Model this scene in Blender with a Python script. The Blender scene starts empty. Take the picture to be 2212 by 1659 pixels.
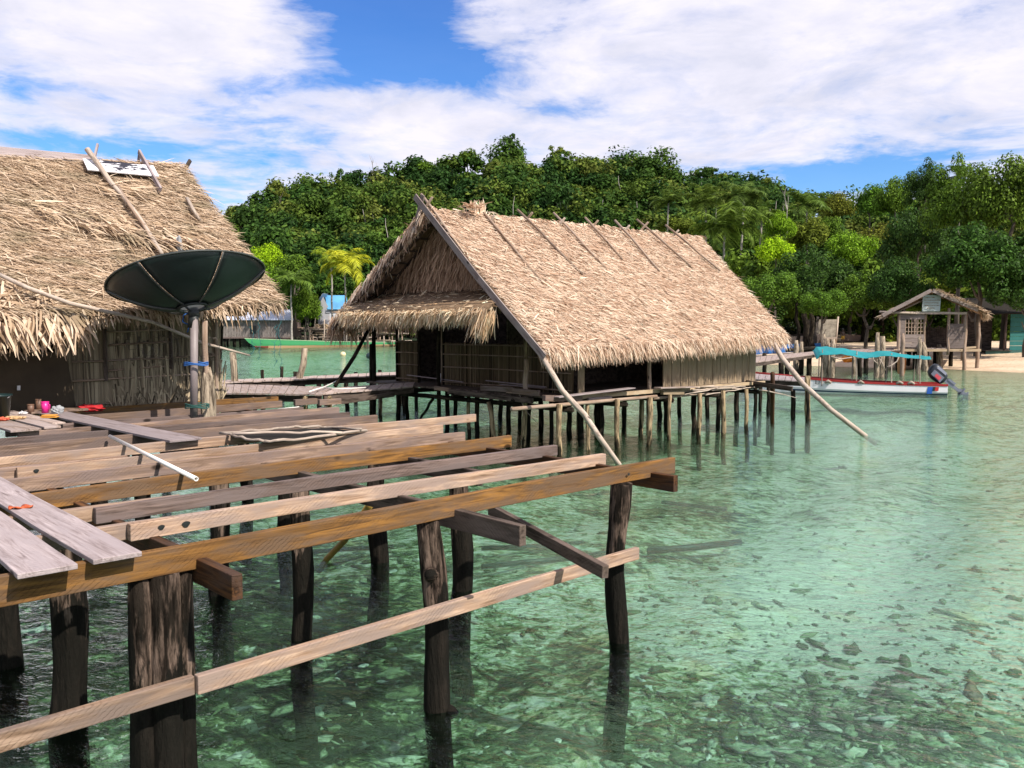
import bpy, bmesh, math, random
import numpy as np
from mathutils import Vector, Matrix
R = random.Random(7)
NR = np.random.default_rng(11)
S = bpy.context.scene
COL = S.collection

# ------------------------------------------------------------------ survey of the place
# eye 2.8 m above the water; at(px, py, z=..) gives the place in metres of a point sighted in the photograph
EYE = 2.8; FOC = 1850.0; TILT = math.atan(124.5/1850)
_c, _s = math.cos(TILT), math.sin(TILT)
AZ = math.radians(46.9)
U = Vector((math.sin(AZ), math.cos(AZ), 0)); V = Vector((-math.cos(AZ), math.sin(AZ), 0))   # along the joists / along the bearers
def ray(px, py):
    a = (px-1106)/FOC; b = (829.5-py)/FOC
    return Vector((a, _c+b*_s, -_s+b*_c))
def at(px, py, z=None, d=None):
    r = ray(px, py)
    t = (z-EYE)/r.z if z is not None else d/r.y
    return Vector((r.x*t, r.y*t, EYE+r.z*t))
def at_v(px, py, v):
    r = ray(px, py); t = v/r.dot(V); return Vector((r.x*t, r.y*t, EYE+r.z*t))
def at_u(px, py, u):
    r = ray(px, py); t = u/r.dot(U); return Vector((r.x*t, r.y*t, EYE+r.z*t))
def G(u, v, z=0.0): return U*u + V*v + Vector((0, 0, z))
def uv(p): return p.dot(U), p.dot(V)

# ------------------------------------------------------------------ object helpers
def tag(o, label=None, cat=None, group=None, kind=None):
    if label: o['label'] = label
    if cat: o['category'] = cat
    if group: o['group'] = group
    if kind: o['kind'] = kind
    return o
def thing(name, loc, label, cat, group=None):
    o = bpy.data.objects.new(name, None); COL.objects.link(o); o.empty_display_size = .2
    o.location = loc
    return tag(o, label, cat, group)
def world_of(o):
    m = o.matrix_basis.copy()
    while o.parent:
        o = o.parent; m = o.matrix_basis @ m
    return m
def link(name, me, mat, parent=None, M=None):
    o = bpy.data.objects.new(name, me); COL.objects.link(o)
    if mat:
        for m in (mat if isinstance(mat, (list, tuple)) else [mat]): me.materials.append(m)
    M = M or Matrix.Identity(4)
    if parent:
        o.parent = parent; o.matrix_basis = world_of(parent).inverted() @ M
    else:
        o.matrix_basis = M
    return o
def frame(x, up=Vector((0, 0, 1))):
    x = x.normalized()
    y = up.cross(x)
    if y.length < 1e-4: y = Vector((0, 1, 0)).cross(x)
    y.normalize(); z = x.cross(y)
    return Matrix((x, y, z)).transposed()

class MB:
    def __init__(s): s.v = []; s.f = []; s.m = []
    def add(s, vs, fs, mi=0):
        n = len(s.v); s.v += [tuple(p) for p in vs]
        for f in fs: s.f.append(tuple(i+n for i in f)); s.m.append(mi)
        return s
    def bar(s, p0, p1, w, h, up=Vector((0, 0, 1)), mi=0, taper=1.0, jig=0):
        p0, p1 = Vector(p0), Vector(p1); F = frame(p1-p0, up); L = (p1-p0).length
        vs = []
        for x, k in ((0, 1), (L, taper)):
            for a, b in ((-1, -1), (1, -1), (1, 1), (-1, 1)):
                j = Vector((R.uniform(-jig, jig), R.uniform(-jig, jig), R.uniform(-jig, jig))) if jig else Vector()
                vs.append(p0+F@(Vector((x, a*w/2*k, b*h/2*k))+j))
        return s.add(vs, [(3, 2, 1, 0), (4, 5, 6, 7), (0, 1, 5, 4), (1, 2, 6, 5), (2, 3, 7, 6), (3, 0, 4, 7)], mi)
    def box(s, c, d, mi=0):
        c = Vector(c); return s.bar(c-Vector((d[0]/2, 0, 0)), c+Vector((d[0]/2, 0, 0)), d[1], d[2], mi=mi)
    def quadbox(s, q, t, mi=0):
        # q: four corners (counter-clockwise seen from outside), thickness t going inwards
        q = [Vector(p) for p in q]; n = (q[1]-q[0]).cross(q[3]-q[0]).normalized()
        b = [p-n*t for p in q]
        return s.add(q+b, [(0, 1, 2, 3), (7, 6, 5, 4), (0, 4, 5, 1), (1, 5, 6, 2), (2, 6, 7, 3), (3, 7, 4, 0)], mi)
    def tube(s, pts, rad, n=8, mi=0, rough=0.0, flute=0.0, seed=0, cap=True):
        pts = [Vector(p) for p in pts]; rr = random.Random(seed)
        ph = [rr.uniform(0, 6.28) for _ in range(6)]
        rings = []; N = len(pts); X = None
        for i, p in enumerate(pts):
            t = (pts[min(i+1, N-1)]-pts[max(i-1, 0)]).normalized()
            if X is None:
                X = t.orthogonal().normalized()
            X = (X - t*X.dot(t)).normalized(); Y = t.cross(X)
            r = rad[i] if isinstance(rad, (list, tuple)) else rad
            ring = []
            for k in range(n):
                a = 6.28318*k/n
                q = 1+rough*rr.uniform(-1, 1)+flute*(.6*math.sin(3*a+ph[0]+i*.12)+.5*math.sin(5*a+ph[1]-i*.1)+.3*math.sin(2*a+ph[2]+i*.3))
                ring.append(p+(X*math.cos(a)+Y*math.sin(a))*r*q)
            rings.append(ring)
        vs = [p for g in rings for p in g]; fs = []
        for i in range(N-1):
            for k in range(n):
                a, b = i*n+k, i*n+(k+1) % n
                fs.append((a, b, b+n, a+n))
        if cap: fs += [tuple(range(n))[::-1], tuple(range((N-1)*n, N*n))]
        return s.add(vs, fs, mi)
    def build(s, name, mat, parent=None, M=None, smooth=False, bevel=0):
        me = bpy.data.meshes.new(name)
        vs = s.v
        if M is not None:
            Mi = M.inverted(); vs = [tuple(Mi @ Vector(p)) for p in vs]
        me.from_pydata(vs, [], s.f)
        if any(s.m): me.polygons.foreach_set('material_index', s.m)
        if smooth: me.polygons.foreach_set('use_smooth', [True]*len(s.f))
        me.update()
        o = link(name, me, mat, parent, M)
        if bevel:
            b = o.modifiers.new('bevel', 'BEVEL'); b.width = bevel; b.segments = 2; b.limit_method = 'ANGLE'
        return o
def beam(name, p0, p1, w, h, mat, parent=None, up=Vector((0, 0, 1)), bevel=.006, seg=1, sag=0, warp=0):
    """a sawn timber whose own X runs along its length"""
    p0, p1 = Vector(p0), Vector(p1); F = frame(p1-p0, up); L = (p1-p0).length
    M = Matrix.Translation((p0+p1)/2) @ F.to_4x4()
    mb = MB(); n = max(1, int(L/.35)) if (warp or sag) else 1
    a, b, c = R.uniform(0, 6), R.uniform(0, 6), R.uniform(0, 6)
    rings = []
    for i in range(n+1):
        x = -L/2+L*i/n; dy = warp*math.sin(x*1.1+a); dz = warp*.7*math.sin(x*.9+b)-sag*(1-(2*i/n-1)**2)
        e = 1+(.03*math.sin(x*3.1+c) if warp else 0)
        rings += [(x, yy*w/2*e+dy, zz*h/2*e+dz) for yy, zz in ((-1, -1), (1, -1), (1, 1), (-1, 1))]
    fs = [(3, 2, 1, 0), tuple(range(4*n, 4*n+4))]
    for i in range(n):
        for k in range(4):
            q = i*4; fs.append((q+k, q+(k+1) % 4, q+4+(k+1) % 4, q+4+k))
    mb.add(rings, fs)
    me = bpy.data.meshes.new(name); me.from_pydata(mb.v, [], mb.f); me.update()
    o = link(name, me, mat, parent, M)
    if bevel:
        m = o.modifiers.new('bevel', 'BEVEL'); m.width = bevel; m.segments = 2; m.limit_method = 'ANGLE'
    return o
def pole_obj(name, pts, rad, mat, parent=None, n=9, rough=.04, flute=0.0, seed=None, smooth=True):
    pts = [Vector(p) for p in pts]
    ax = (pts[-1]-pts[0]); M = Matrix.Translation(pts[0]) @ frame(ax, Vector((.13, .9, .2))).to_4x4()
    return MB().tube(pts, rad, n, rough=rough, flute=flute, seed=seed if seed is not None else R.randrange(9999)).build(name, mat, parent, M, smooth)
def wob(p0, p1, k, amp, seed=None):
    rr = random.Random(seed if seed is not None else R.randrange(99999)); p0, p1 = Vector(p0), Vector(p1)
    out = []
    for i in range(k+1):
        t = i/k; j = amp*(1 if 0 < i < k else .2)
        out.append(p0.lerp(p1, t)+Vector((rr.uniform(-j, j), rr.uniform(-j, j), rr.uniform(-j, j)*.5)))
    return out
def npmesh(name, Vv, F, attrs=None):
    me = bpy.data.meshes.new(name)
    Vv = np.asarray(Vv, dtype=np.float32); F = np.asarray(F, dtype=np.int32)
    me.vertices.add(len(Vv)); me.vertices.foreach_set('co', Vv.ravel())
    k = F.shape[1]
    me.loops.add(F.size); me.loops.foreach_set('vertex_index', F.ravel())
    me.polygons.add(len(F)); me.polygons.foreach_set('loop_start', np.arange(0, F.size, k, dtype=np.int32))
    me.polygons.foreach_set('loop_total', np.full(len(F), k, dtype=np.int32))
    for nm, arr in (attrs or {}).items():
        a = me.attributes.new(nm, 'FLOAT', 'FACE'); a.data.foreach_set('value', np.asarray(arr, dtype=np.float32))
    me.update(calc_edges=True); me.validate()
    return me

# ------------------------------------------------------------------ material helpers
class NT:
    def __init__(s, name):
        s.m = bpy.data.materials.new(name); s.m.use_nodes = True; s.t = s.m.node_tree
        s.t.nodes.clear(); s.out = s.t.nodes.new('ShaderNodeOutputMaterial')
    def n(s, typ, ins=None, **kw):
        nd = s.t.nodes.new('ShaderNode'+typ)
        for k, v in kw.items(): setattr(nd, k, v)
        for k, v in (ins or {}).items():
            if isinstance(v, bpy.types.NodeSocket): s.t.links.new(v, nd.inputs[k])
            else: nd.inputs[k].default_value = v
        return nd
    def math(s, op, a, b=0.0, c=0.0, clamp=False):
        return s.n('Math', {0: a, 1: b, 2: c}, operation=op, use_clamp=clamp).outputs[0]
    def mix(s, f, a, b, typ='MIX'):
        nd = s.n('Mix', {0: f}, data_type='RGBA', blend_type=typ)
        for i, v in ((6, a), (7, b)):
            if isinstance(v, bpy.types.NodeSocket): s.t.links.new(v, nd.inputs[i])
            else: nd.inputs[i].default_value = (*v, 1) if len(v) == 3 else v
        return nd.outputs[2]
    def ramp(s, f, stops, interp='LINEAR'):
        nd = s.n('ValToRGB', {0: f}); nd.color_ramp.interpolation = interp
        e = nd.color_ramp.elements
        while len(e) > 1: e.remove(e[-1])
        for i, (p, c) in enumerate(stops):
            q = e[0] if i == 0 else e.new(p)
            q.position = p; q.color = (*c, 1) if not isinstance(c, (int, float)) else (c, c, c, 1)
        return nd.outputs[0]
    def noise(s, vec, scale, detail=4, rough=.55, dist=0.0):
        return s.n('TexNoise', {'Vector': vec, 'Scale': scale, 'Detail': detail, 'Roughness': rough, 'Distortion': dist}).outputs[0]
    def scale(s, vec, k, off=None):
        v = s.n('VectorMath', {0: vec, 1: k}, operation='MULTIPLY').outputs[0]
        if off is not None: v = s.n('VectorMath', {0: v, 1: off}, operation='ADD').outputs[0]
        return v
    def done(s, color, rough=.7, bump=None, bstr=.3, bdist=.02, spec=.3, metal=0.0, trans=0.0):
        p = s.n('BsdfPrincipled', {'Roughness': rough, 'Specular IOR Level': spec, 'Metallic': metal})
        if isinstance(color, bpy.types.NodeSocket): s.t.links.new(color, p.inputs['Base Color'])
        else: p.inputs['Base Color'].default_value = (*color, 1)
        if bump is not None:
            b = s.n('Bump', {'Height': bump, 'Strength': bstr, 'Distance': bdist}); s.t.links.new(b.outputs[0], p.inputs['Normal'])
        sh = p.outputs[0]
        if trans:
            tr = s.n('BsdfTranslucent')
            if isinstance(color, bpy.types.NodeSocket): s.t.links.new(color, tr.inputs[0])
            else: tr.inputs[0].default_value = (*color, 1)
            sh = s.n('MixShader', {0: trans, 1: sh, 2: tr.outputs[0]}).outputs[0]
        s.t.links.new(sh, s.out.inputs[0]); return s.m

def wood(name, light, dark, weather=None, saw=.5, knots=True, rough=.75, island=False):
    """sawn timber: grain along own X, saw marks, knots, weathering; every object gets its own cut of it"""
    t = NT(name); tc = t.n('TexCoord').outputs['Object']; oi = t.n('ObjectInfo').outputs['Random']
    off = t.n('CombineXYZ', {0: t.math('MULTIPLY', oi, 37.0), 1: t.math('MULTIPLY', oi, 11.0), 2: t.math('MULTIPLY', oi, 5.0)}).outputs[0]
    v = t.n('VectorMath', {0: tc, 1: off}, operation='ADD').outputs[0]
    if island:
        ri = t.n('NewGeometry').outputs['Random Per Island']
        v = t.n('VectorMath', {0: v, 1: t.n('CombineXYZ', {0: t.math('MULTIPLY', ri, 23.0), 1: t.math('MULTIPLY', ri, 7.0), 2: 0.0}).outputs[0]}, operation='ADD').outputs[0]
    g = t.noise(t.scale(v, (1.6, 26, 26)), 1.0, 6, .62, 1.2)
    col = t.ramp(g, [(.30, tuple(c*.55 for c in dark)), (.42, dark), (.52, tuple((a+b)/2 for a, b in zip(light, dark))), (.64, light)])
    big = t.noise(t.scale(v, (.9, 2.5, 2.5)), 1.3, 4)
    col = t.mix(t.ramp(big, [(.42, 0), (.72, .65)]), col, dark)
    if weather: col = t.mix(t.ramp(t.noise(t.scale(v, (1.2, 5, 5)), 1.9, 5, .6), [(.42, 0), (.6, .9)]), col, weather)
    sv = t.n('VectorRotate', {'Vector': v, 'Axis': (0, 1, 0), 'Angle': .62}).outputs[0]
    w = t.n('TexWave', {'Vector': sv, 'Scale': 13.0, 'Distortion': 3.2, 'Detail': 4.0, 'Detail Scale': 2.2}, bands_direction='Z').outputs[1]
    sm = t.math('MULTIPLY', t.ramp(w, [(.0, 1), (.26, 0)]), t.ramp(t.noise(t.scale(v, (1, 3, 3)), 2.3, 5, .7), [(.44, 0), (.62, .9)]))
    col = t.mix(t.math('MULTIPLY', sm, saw*.7), col, tuple(c*.28 for c in dark))
    if knots:
        k = t.n('TexVoronoi', {'Vector': t.scale(v, (1.5, 3.2, 3.2)), 'Scale': 1.0, 'Randomness': 1.0}).outputs['Distance']
        col = t.mix(t.ramp(k, [(.0, .95), (.06, .85), (.10, 0)]), col, tuple(c*.15 for c in dark))
    var = t.math('MULTIPLY_ADD', t.math('FRACT', t.math('MULTIPLY', oi, 7.3)), .5, .75)
    col = t.mix(1.0, col, t.n('CombineColor', {0: var, 1: var, 2: var}).outputs[0], 'MULTIPLY')
    return t.done(col, rough, t.math('ADD', g, t.math('MULTIPLY', sm, -.6)), .55, .008, spec=.10)

def bark(name, light, dark, wet=(.012, .011, .009), wetz=.35, patch=.5):
    t = NT(name); tc = t.n('TexCoord').outputs['Object']; oi = t.n('ObjectInfo').outputs['Random']
    v = t.n('VectorMath', {0: tc, 1: t.n('CombineXYZ', {0: t.math('MULTIPLY', oi, 37.0), 1: oi, 2: oi}).outputs[0]}, operation='ADD').outputs[0]
    g = t.noise(t.scale(v, (2.2, 20, 20)), 1.0, 7, .65, .8)
    p = t.noise(t.scale(v, (1.2, 5, 5)), 1.4, 6, .65)
    col = t.mix(t.ramp(p, [(patch-.06, 0), (patch+.06, 1)]), dark, light)
    col = t.mix(t.ramp(g, [(.38, .95), (.56, 0)]), col, tuple(c*.3 for c in dark))
    z = t.n('SeparateXYZ', {0: t.n('NewGeometry').outputs['Position']}).outputs[2]
    zz = t.math('ADD', z, t.math('MULTIPLY_ADD', p, 2.4, -1.45))
    col = t.mix(t.n('MapRange', {0: zz, 1: wetz-.36, 2: wetz-.26, 3: .95, 4: 0.0}).outputs[0], col, wet)
    return t.done(col, .8, t.math('ADD', g, t.math('MULTIPLY', p, 1.5)), 1.0, .035, spec=.04)

def straw(name, a, b, c, dark=.25, trans=.22, weather=None):
    """dry leaf blades, each its own shade"""
    t = NT(name); ri = t.n('NewGeometry').outputs['Random Per Island']
    col = t.ramp(ri, [(0, tuple(x*dark for x in a)), (.16, a), (.5, b), (.85, c), (1, tuple(min(.85, x*1.15) for x in c))])
    pos = t.n('NewGeometry').outputs['Position']
    col = t.mix(t.ramp(t.noise(pos, .9, 5, .65), [(.4, 0), (.72, .5)]), col, a)
    if weather: col = t.mix(t.ramp(t.noise(t.scale(pos, (.8, .8, 3.2)), 1.5, 6, .7), [(.50, 0), (.66, .75)]), col, weather)
    return t.done(col, .7, trans=trans, spec=.07)

def leafmat(name, lo=.45, hi=1.5, trans=.3, rough=.45, spec=.35):
    """foliage: the object's own colour, shifted leaf by leaf"""
    t = NT(name); ri = t.n('NewGeometry').outputs['Random Per Island']; oc = t.n('ObjectInfo').outputs['Color']
    f = t.math('MULTIPLY_ADD', ri, hi-lo, lo)
    col = t.mix(1.0, oc, t.n('CombineColor', {0: f, 1: f, 2: f}).outputs[0], 'MULTIPLY')
    col = t.mix(t.ramp(ri, [(.8, 0), (1, .4)]), col, t.mix(1.0, oc, (1.9, 1.5, .7), 'MULTIPLY'))
    return t.done(col, rough, trans=trans, spec=spec)

def plain(name, col, rough=.6, spec=.4, metal=0.0, var=.25, scale=6.0, dirt=None, dirtamt=.5):
    t = NT(name); tc = t.n('TexCoord').outputs['Object']
    nz = t.noise(tc, scale, 6, .6)
    c = t.mix(t.ramp(nz, [(.3, 0), (.7, 1)]), tuple(x*(1-var) for x in col), tuple(min(.9, x*(1+var*.4)) for x in col))
    if dirt: c = t.mix(t.math('MULTIPLY', t.ramp(t.noise(t.scale(tc, (1, 1, .35)), scale*.7, 7, .65), [(.45, 0), (.7, 1)]), dirtamt), c, dirt)
    return t.done(c, rough, nz, .12, .01, spec, metal)

def corr(name, col, col2):
    t = NT(name); tc = t.n('TexCoord').outputs['Object']
    w = t.n('TexWave', {'Vector': tc, 'Scale': 2.2, 'Distortion': .0}, bands_direction='X').outputs[1]
    c = t.mix(t.ramp(t.noise(tc, 1.4, 4), [(.4, 0), (.6, 1)]), col, col2)
    return t.done(c, .4, w, .7, .05, .5)

M = {}
M['ochre'] = wood('ochre_timber', (.34, .165, .045), (.135, .068, .025), (.15, .095, .06), saw=.5)
M['pale'] = wood('pale_timber', (.50, .35, .25), (.25, .16, .105), (.24, .18, .15), saw=.5)
M['brown'] = wood('brown_timber', (.34, .235, .175), (.16, .105, .075), (.17, .125, .11), saw=.42)
M['grey'] = wood('grey_timber', (.21, .15, .13), (.085, .06, .05), (.14, .108, .10), saw=.45)
M['redwood'] = wood('dark_red_timber', (.17, .075, .028), (.035, .018, .010), (.07, .042, .03), saw=.42)
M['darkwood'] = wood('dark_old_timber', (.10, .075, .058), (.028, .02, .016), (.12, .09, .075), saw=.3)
M['plank'] = wood('weathered_plank', (.41, .345, .34), (.22, .175, .17), (.31, .26, .26), saw=.15)
M['board'] = wood('wall_board', (.46, .35, .22), (.26, .19, .12), (.36, .28, .19), saw=.15, island=True)
M['deck'] = wood('walkway_plank', (.46, .36, .31), (.24, .18, .15), (.34, .28, .26), saw=.15, island=True)
M['pole'] = wood('peeled_pole', (.42, .30, .21), (.2, .135, .095), (.3, .23, .18), saw=0, knots=True)
M['bleached'] = wood('bleached_pole', (.55, .45, .36), (.26, .2, .16), (.42, .35, .29), saw=0)
M['barge'] = wood('grey_bargeboard', (.33, .27, .245), (.17, .13, .115), (.26, .22, .2), saw=.1)
M['post'] = bark('wet_log_bark', (.21, .15, .115), (.022, .017, .013), wetz=1.02, patch=.53)
M['stilt'] = bark('pale_stilt_bark', (.42, .32, .19), (.15, .11, .07), (.02, .018, .012), .25, .45)
M['darkstilt'] = bark('dark_stilt_bark', (.07, .055, .04), (.022, .018, .014), (.012, .012, .01), .3, .55)
M['stump'] = bark('pale_stump_bark', (.42, .34, .25), (.16, .12, .085), wetz=-2, patch=.42)
M['thatch'] = straw('dry_thatch', (.46, .29, .19), (.72, .53, .385), (.84, .69, .54))
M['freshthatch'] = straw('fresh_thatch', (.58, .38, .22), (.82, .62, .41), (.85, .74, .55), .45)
M['oldthatch'] = straw('old_thatch', (.32, .215, .135), (.58, .43, .29), (.76, .60, .45), weather=(.25, .20, .125))
M['gablethatch'] = straw('gable_thatch', (.34, .21, .13), (.56, .37, .24), (.70, .50, .34))
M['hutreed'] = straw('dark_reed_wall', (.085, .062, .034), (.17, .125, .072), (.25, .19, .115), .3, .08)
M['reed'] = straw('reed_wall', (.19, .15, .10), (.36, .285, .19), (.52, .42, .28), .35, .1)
M['underthatch'] = plain('thatch_underlay', (.20, .135, .085), .9, .1, var=.5, scale=9)
M['bark'] = plain('tree_bark', (.12, .10, .08), .85, .2, var=.5, scale=3)
M['deadbark'] = plain('bleached_bark', (.36, .33, .29), .85, .2, var=.4, scale=3)
M['leaf'] = leafmat('broad_leaves', .35, 1.7, .32, .6, .06)
M['gloss'] = leafmat('glossy_leaves', .3, 1.9, .32, .5, .10)
M['frond'] = leafmat('palm_leaflets', .5, 1.6, .35, .5, .12)
M['black'] = plain('black_paint', (.012, .015, .014), .5)
M['white'] = plain('white_paint', (.74, .73, .74), .45, .4, var=.12, dirt=(.5, .46, .36), dirtamt=.3, scale=2)
M['pvc'] = plain('white_pipe_plastic', (.80, .77, .72), .35, .5, var=.06)

def done_later(): pass

# ================================================================== LIGHT, SKY, CAMERA
EL = math.radians(44)
sd = (-V*math.cos(math.radians(7))+U*math.sin(math.radians(7))).normalized()
sunv = sd*math.cos(EL)+Vector((0, 0, math.sin(EL)))
sl = bpy.data.lights.new('sun', 'SUN'); sl.energy = 5.0; sl.angle = math.radians(.53); sl.color = (1, .93, .84)
so = bpy.data.objects.new('sun', sl); COL.objects.link(so); so.rotation_euler = sunv.to_track_quat('Z', 'Y').to_euler(); so.location = (20, -20, 40)
w = bpy.data.worlds.new('World'); S.world = w; w.use_nodes = True; wt = w.node_tree; wt.nodes.clear()
class WT(NT):
    def __init__(s): s.t = wt
W = WT()
sky = wt.nodes.new('ShaderNodeTexSky'); sky.sky_type = 'NISHITA'; sky.sun_disc = False
sky.sun_elevation = EL; sky.sun_rotation = math.atan2(sunv.x, sunv.y); sky.altitude = 0; sky.air_density = 1.0; sky.dust_density = .4; sky.ozone_density = 2.0
gd = W.n('TexCoord').outputs['Generated']
sx = W.n('SeparateXYZ', {0: gd})
az = W.math('ARCTAN2', sx.outputs[0], sx.outputs[1]); el = W.math('ARCSINE', sx.outputs[2])
ae = W.n('CombineXYZ', {0: az, 1: el, 2: 0.0}).outputs[0]
zz = W.math('MAXIMUM', W.math('ADD', sx.outputs[2], .10), .03)
pl = W.n('CombineXYZ', {0: W.math('DIVIDE', sx.outputs[0], zz), 1: W.math('DIVIDE', sx.outputs[1], zz), 2: 0.0}).outputs[0]
warp = W.n('VectorMath', {0: pl, 1: W.n('VectorMath', {0: W.n('TexNoise', {'Vector': pl, 'Scale': 1.2, 'Detail': 2.0}).outputs[1], 1: (.5, .5, .5), 'Scale': .45}, operation='SCALE').outputs[0]}, operation='ADD').outputs[0]
wt.nodes[-1].location = (0, 0)
n1 = W.noise(W.scale(warp, (1.0, .8, 1)), 1.7, 9, .58, .05)
n2 = W.noise(W.scale(warp, (1.0, 1.0, 1)), 6.5, 7, .62, .05)
cov = W.math('ADD', W.math('MULTIPLY', n1, .55), W.math('MULTIPLY', n2, .45))
cov = W.math('ADD', cov, .10)
def blob(px, py, rx, ry, amt):
    global cov
    a, e = math.atan((px-1106)/1850), math.atan((705-py)/1850*math.cos(math.atan((px-1106)/1850)))
    d = W.n('VectorMath', {0: W.scale(W.n('VectorMath', {0: ae, 1: (a, e, 0)}, operation='SUBTRACT').outputs[0], (1850/rx, 1850/ry, 0))}, operation='LENGTH').outputs['Value']
    k = W.n('MapRange', {0: d, 1: 0.0, 2: 1.0, 3: amt, 4: 0.0}, interpolation_type='SMOOTHSTEP').outputs[0]
    cov = W.math('ADD', cov, k)
blob(790, 70, 240, 180, -.26); blob(960, 160, 260, 90, -.22); blob(930, 20, 180, 110, -.2); blob(700, 190, 120, 40, -.12)
blob(1760, 385, 330, 65, -.27); blob(250, 325, 420, 42, -.2); blob(60, 195, 110, 45, -.14); blob(540, 195, 110, 40, -.14); blob(2050, 330, 300, 50, -.12)
blob(1230, 245, 160, 45, -.15); blob(440, 420, 220, 70, -.12); blob(1540, 45, 140, 30, -.12)
blob(350, 80, 400, 150, .14); blob(1650, 130, 620, 200, .10); blob(950, 270, 420, 90, .13); blob(1400, 330, 300, 60, .1); blob(2150, 180, 300, 140, .12)
mask = W.ramp(cov, [(.42, 0.06), (.50, .38), (.58, .78), (.70, 1)])
cl = W.ramp(W.noise(warp, 3.0, 8, .6), [(.32, (4.6, 4.65, 5.5)), (.62, (6.0, 5.78, 6.4))])
tint = W.ramp(W.n('MapRange', {0: el, 1: 0.0, 2: .42}).outputs[0], [(0, (.70, .92, 1.08)), (.42, (.36, .70, 1.08)), (1, (.09, .47, 1.02))])
skc = W.mix(1.0, sky.outputs[0], tint, 'MULTIPLY')
wc = W.mix(mask, skc, cl)
bg = W.n('Background', {0: wc, 1: .122}); wo = wt.nodes.new('ShaderNodeOutputWorld'); wt.links.new(bg.outputs[0], wo.inputs[0])

cam = bpy.data.cameras.new('camera'); co = bpy.data.objects.new('camera', cam); COL.objects.link(co)
co.location = (0, 0, EYE); co.rotation_euler = (math.pi/2-TILT, 0, 0)
cam.sensor_width = 36; cam.lens = 36*FOC/2212; cam.clip_end = 6000; cam.clip_start = .05
S.camera = co
S.view_settings.view_transform = 'Standard'; S.view_settings.look = 'None'; S.view_settings.gamma = 1; S.view_settings.exposure = 0.46
S.cycles.max_bounces = 10; S.cycles.transparent_max_bounces = 16; S.cycles.diffuse_bounces = 3; S.cycles.glossy_bounces = 4
S.cycles.sample_clamp_indirect = 6; S.cycles.caustics_reflective = False; S.cycles.caustics_refractive = False
try: S.cycles.use_denoising = True
except Exception: pass

# ================================================================== SEABED AND BEACH, WATER, HILL
shx = np.array([-900, -90, -40, -12, 2, 14, 19, 24, 28.9, 31, 36, 60, 900.])
shy = np.array([140, 130, 126, 122, 104, 70, 63, 58, 54.8, 51.5, 48, 40, -60.])
def shore_d(x, y):
    d = np.full(x.shape, 1e9)
    for i in range(len(shx)-1):
        ax, ay, bx, by = shx[i], shy[i], shx[i+1], shy[i+1]
        t = np.clip(((x-ax)*(bx-ax)+(y-ay)*(by-ay))/((bx-ax)**2+(by-ay)**2), 0, 1)
        d = np.minimum(d, np.hypot(x-ax-t*(bx-ax), y-ay-t*(by-ay)))
    return np.where(y > np.interp(x, shx, shy), d, -d)
def ground_z(x, y):
    x = np.asarray(x, float); y = np.asarray(y, float); d = shore_d(x, y)
    wig = .10*np.sin(x*.7+y*.3)+.07*np.sin(x*1.9-y*1.3+1)
    land = np.where(d < 14, .075*d, 1.05+.012*(d-14)); land = np.minimum(land, 2.0)
    sea = -np.minimum(.92+.18*np.sin(x*.31+1)*np.sin(y*.23)+wig, .045*(-d)+.0012*d*d)
    return np.where(d > 0, land, sea)
gx = np.unique(np.concatenate([np.linspace(-800, -60, 12), np.linspace(-60, -14, 40), np.linspace(-14, 14, 130), np.linspace(14, 60, 80), np.linspace(60, 800, 12)]))
gy = np.unique(np.concatenate([np.linspace(-60, -2, 20), np.linspace(-2, 26, 150), np.linspace(26, 80, 100), np.linspace(80, 200, 60), np.linspace(200, 1500, 14)]))
X, Y = np.meshgrid(gx, gy); Z = ground_z(X, Y)
nx, ny = len(gx), len(gy); idx = np.arange(nx*ny).reshape(ny, nx)
me = npmesh('seabed', np.stack([X.ravel(), Y.ravel(), Z.ravel()], 1), np.stack([idx[:-1, :-1].ravel(), idx[:-1, 1:].ravel(), idx[1:, 1:].ravel(), idx[1:, :-1].ravel()], 1))
me.polygons.foreach_set('use_smooth', [True]*len(me.polygons))
# dark coral and weed patches, shade painted in under the deck, pale sand banks: where they lie on the sea floor
reef_shade = np.zeros(X.shape)
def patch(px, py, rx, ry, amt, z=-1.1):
    global reef_shade
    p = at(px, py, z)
    reef_shade += amt*np.exp(-(((X-p.x)/rx)**2+((Y-p.y)/ry)**2))
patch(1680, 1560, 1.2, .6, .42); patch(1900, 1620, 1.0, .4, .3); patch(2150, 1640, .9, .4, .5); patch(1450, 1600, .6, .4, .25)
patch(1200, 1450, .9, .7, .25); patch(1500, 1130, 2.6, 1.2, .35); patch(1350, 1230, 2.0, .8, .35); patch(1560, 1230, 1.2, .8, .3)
patch(100, 1560, 2.0, 1.6, .5); patch(560, 1560, 1.3, 1.0, .42); patch(250, 1400, 2.5, 1.6, .5); patch(700, 1350, 1.5, 1.2, .34); patch(500, 1250, 2.5, 2, .36); patch(850, 1500, .9, .7, .3); patch(1100, 1600, .9, .5, .3); patch(1100, 900, 6, 4, .4); patch(780, 1580, .8, .6, .4)  # left ones darkened further to paint in the shade below the deck
patch(1950, 1400, 1.7, 1.4, -.75); patch(1720, 1260, 2.0, 1.8, -.7); patch(2150, 1300, 1.5, 1.2, -.4); patch(1560, 1340, .7, .5, -.4); patch(1250, 1330, 1.2, .8, -.35); patch(1980, 1180, 3, 2.5, -.35); patch(1480, 1420, .8, .6, -.35); patch(2080, 1530, .9, .5, -.35); patch(1300, 1560, .6, .4, -.3); patch(620, 1480, .6, .4, -.35); patch(2050, 1000, 5, 4, -.2); patch(1800, 960, 4, 4, -.3); patch(640, 790, 16, 12, -.35); patch(1150, 1180, 2, 1.2, -.2)
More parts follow.
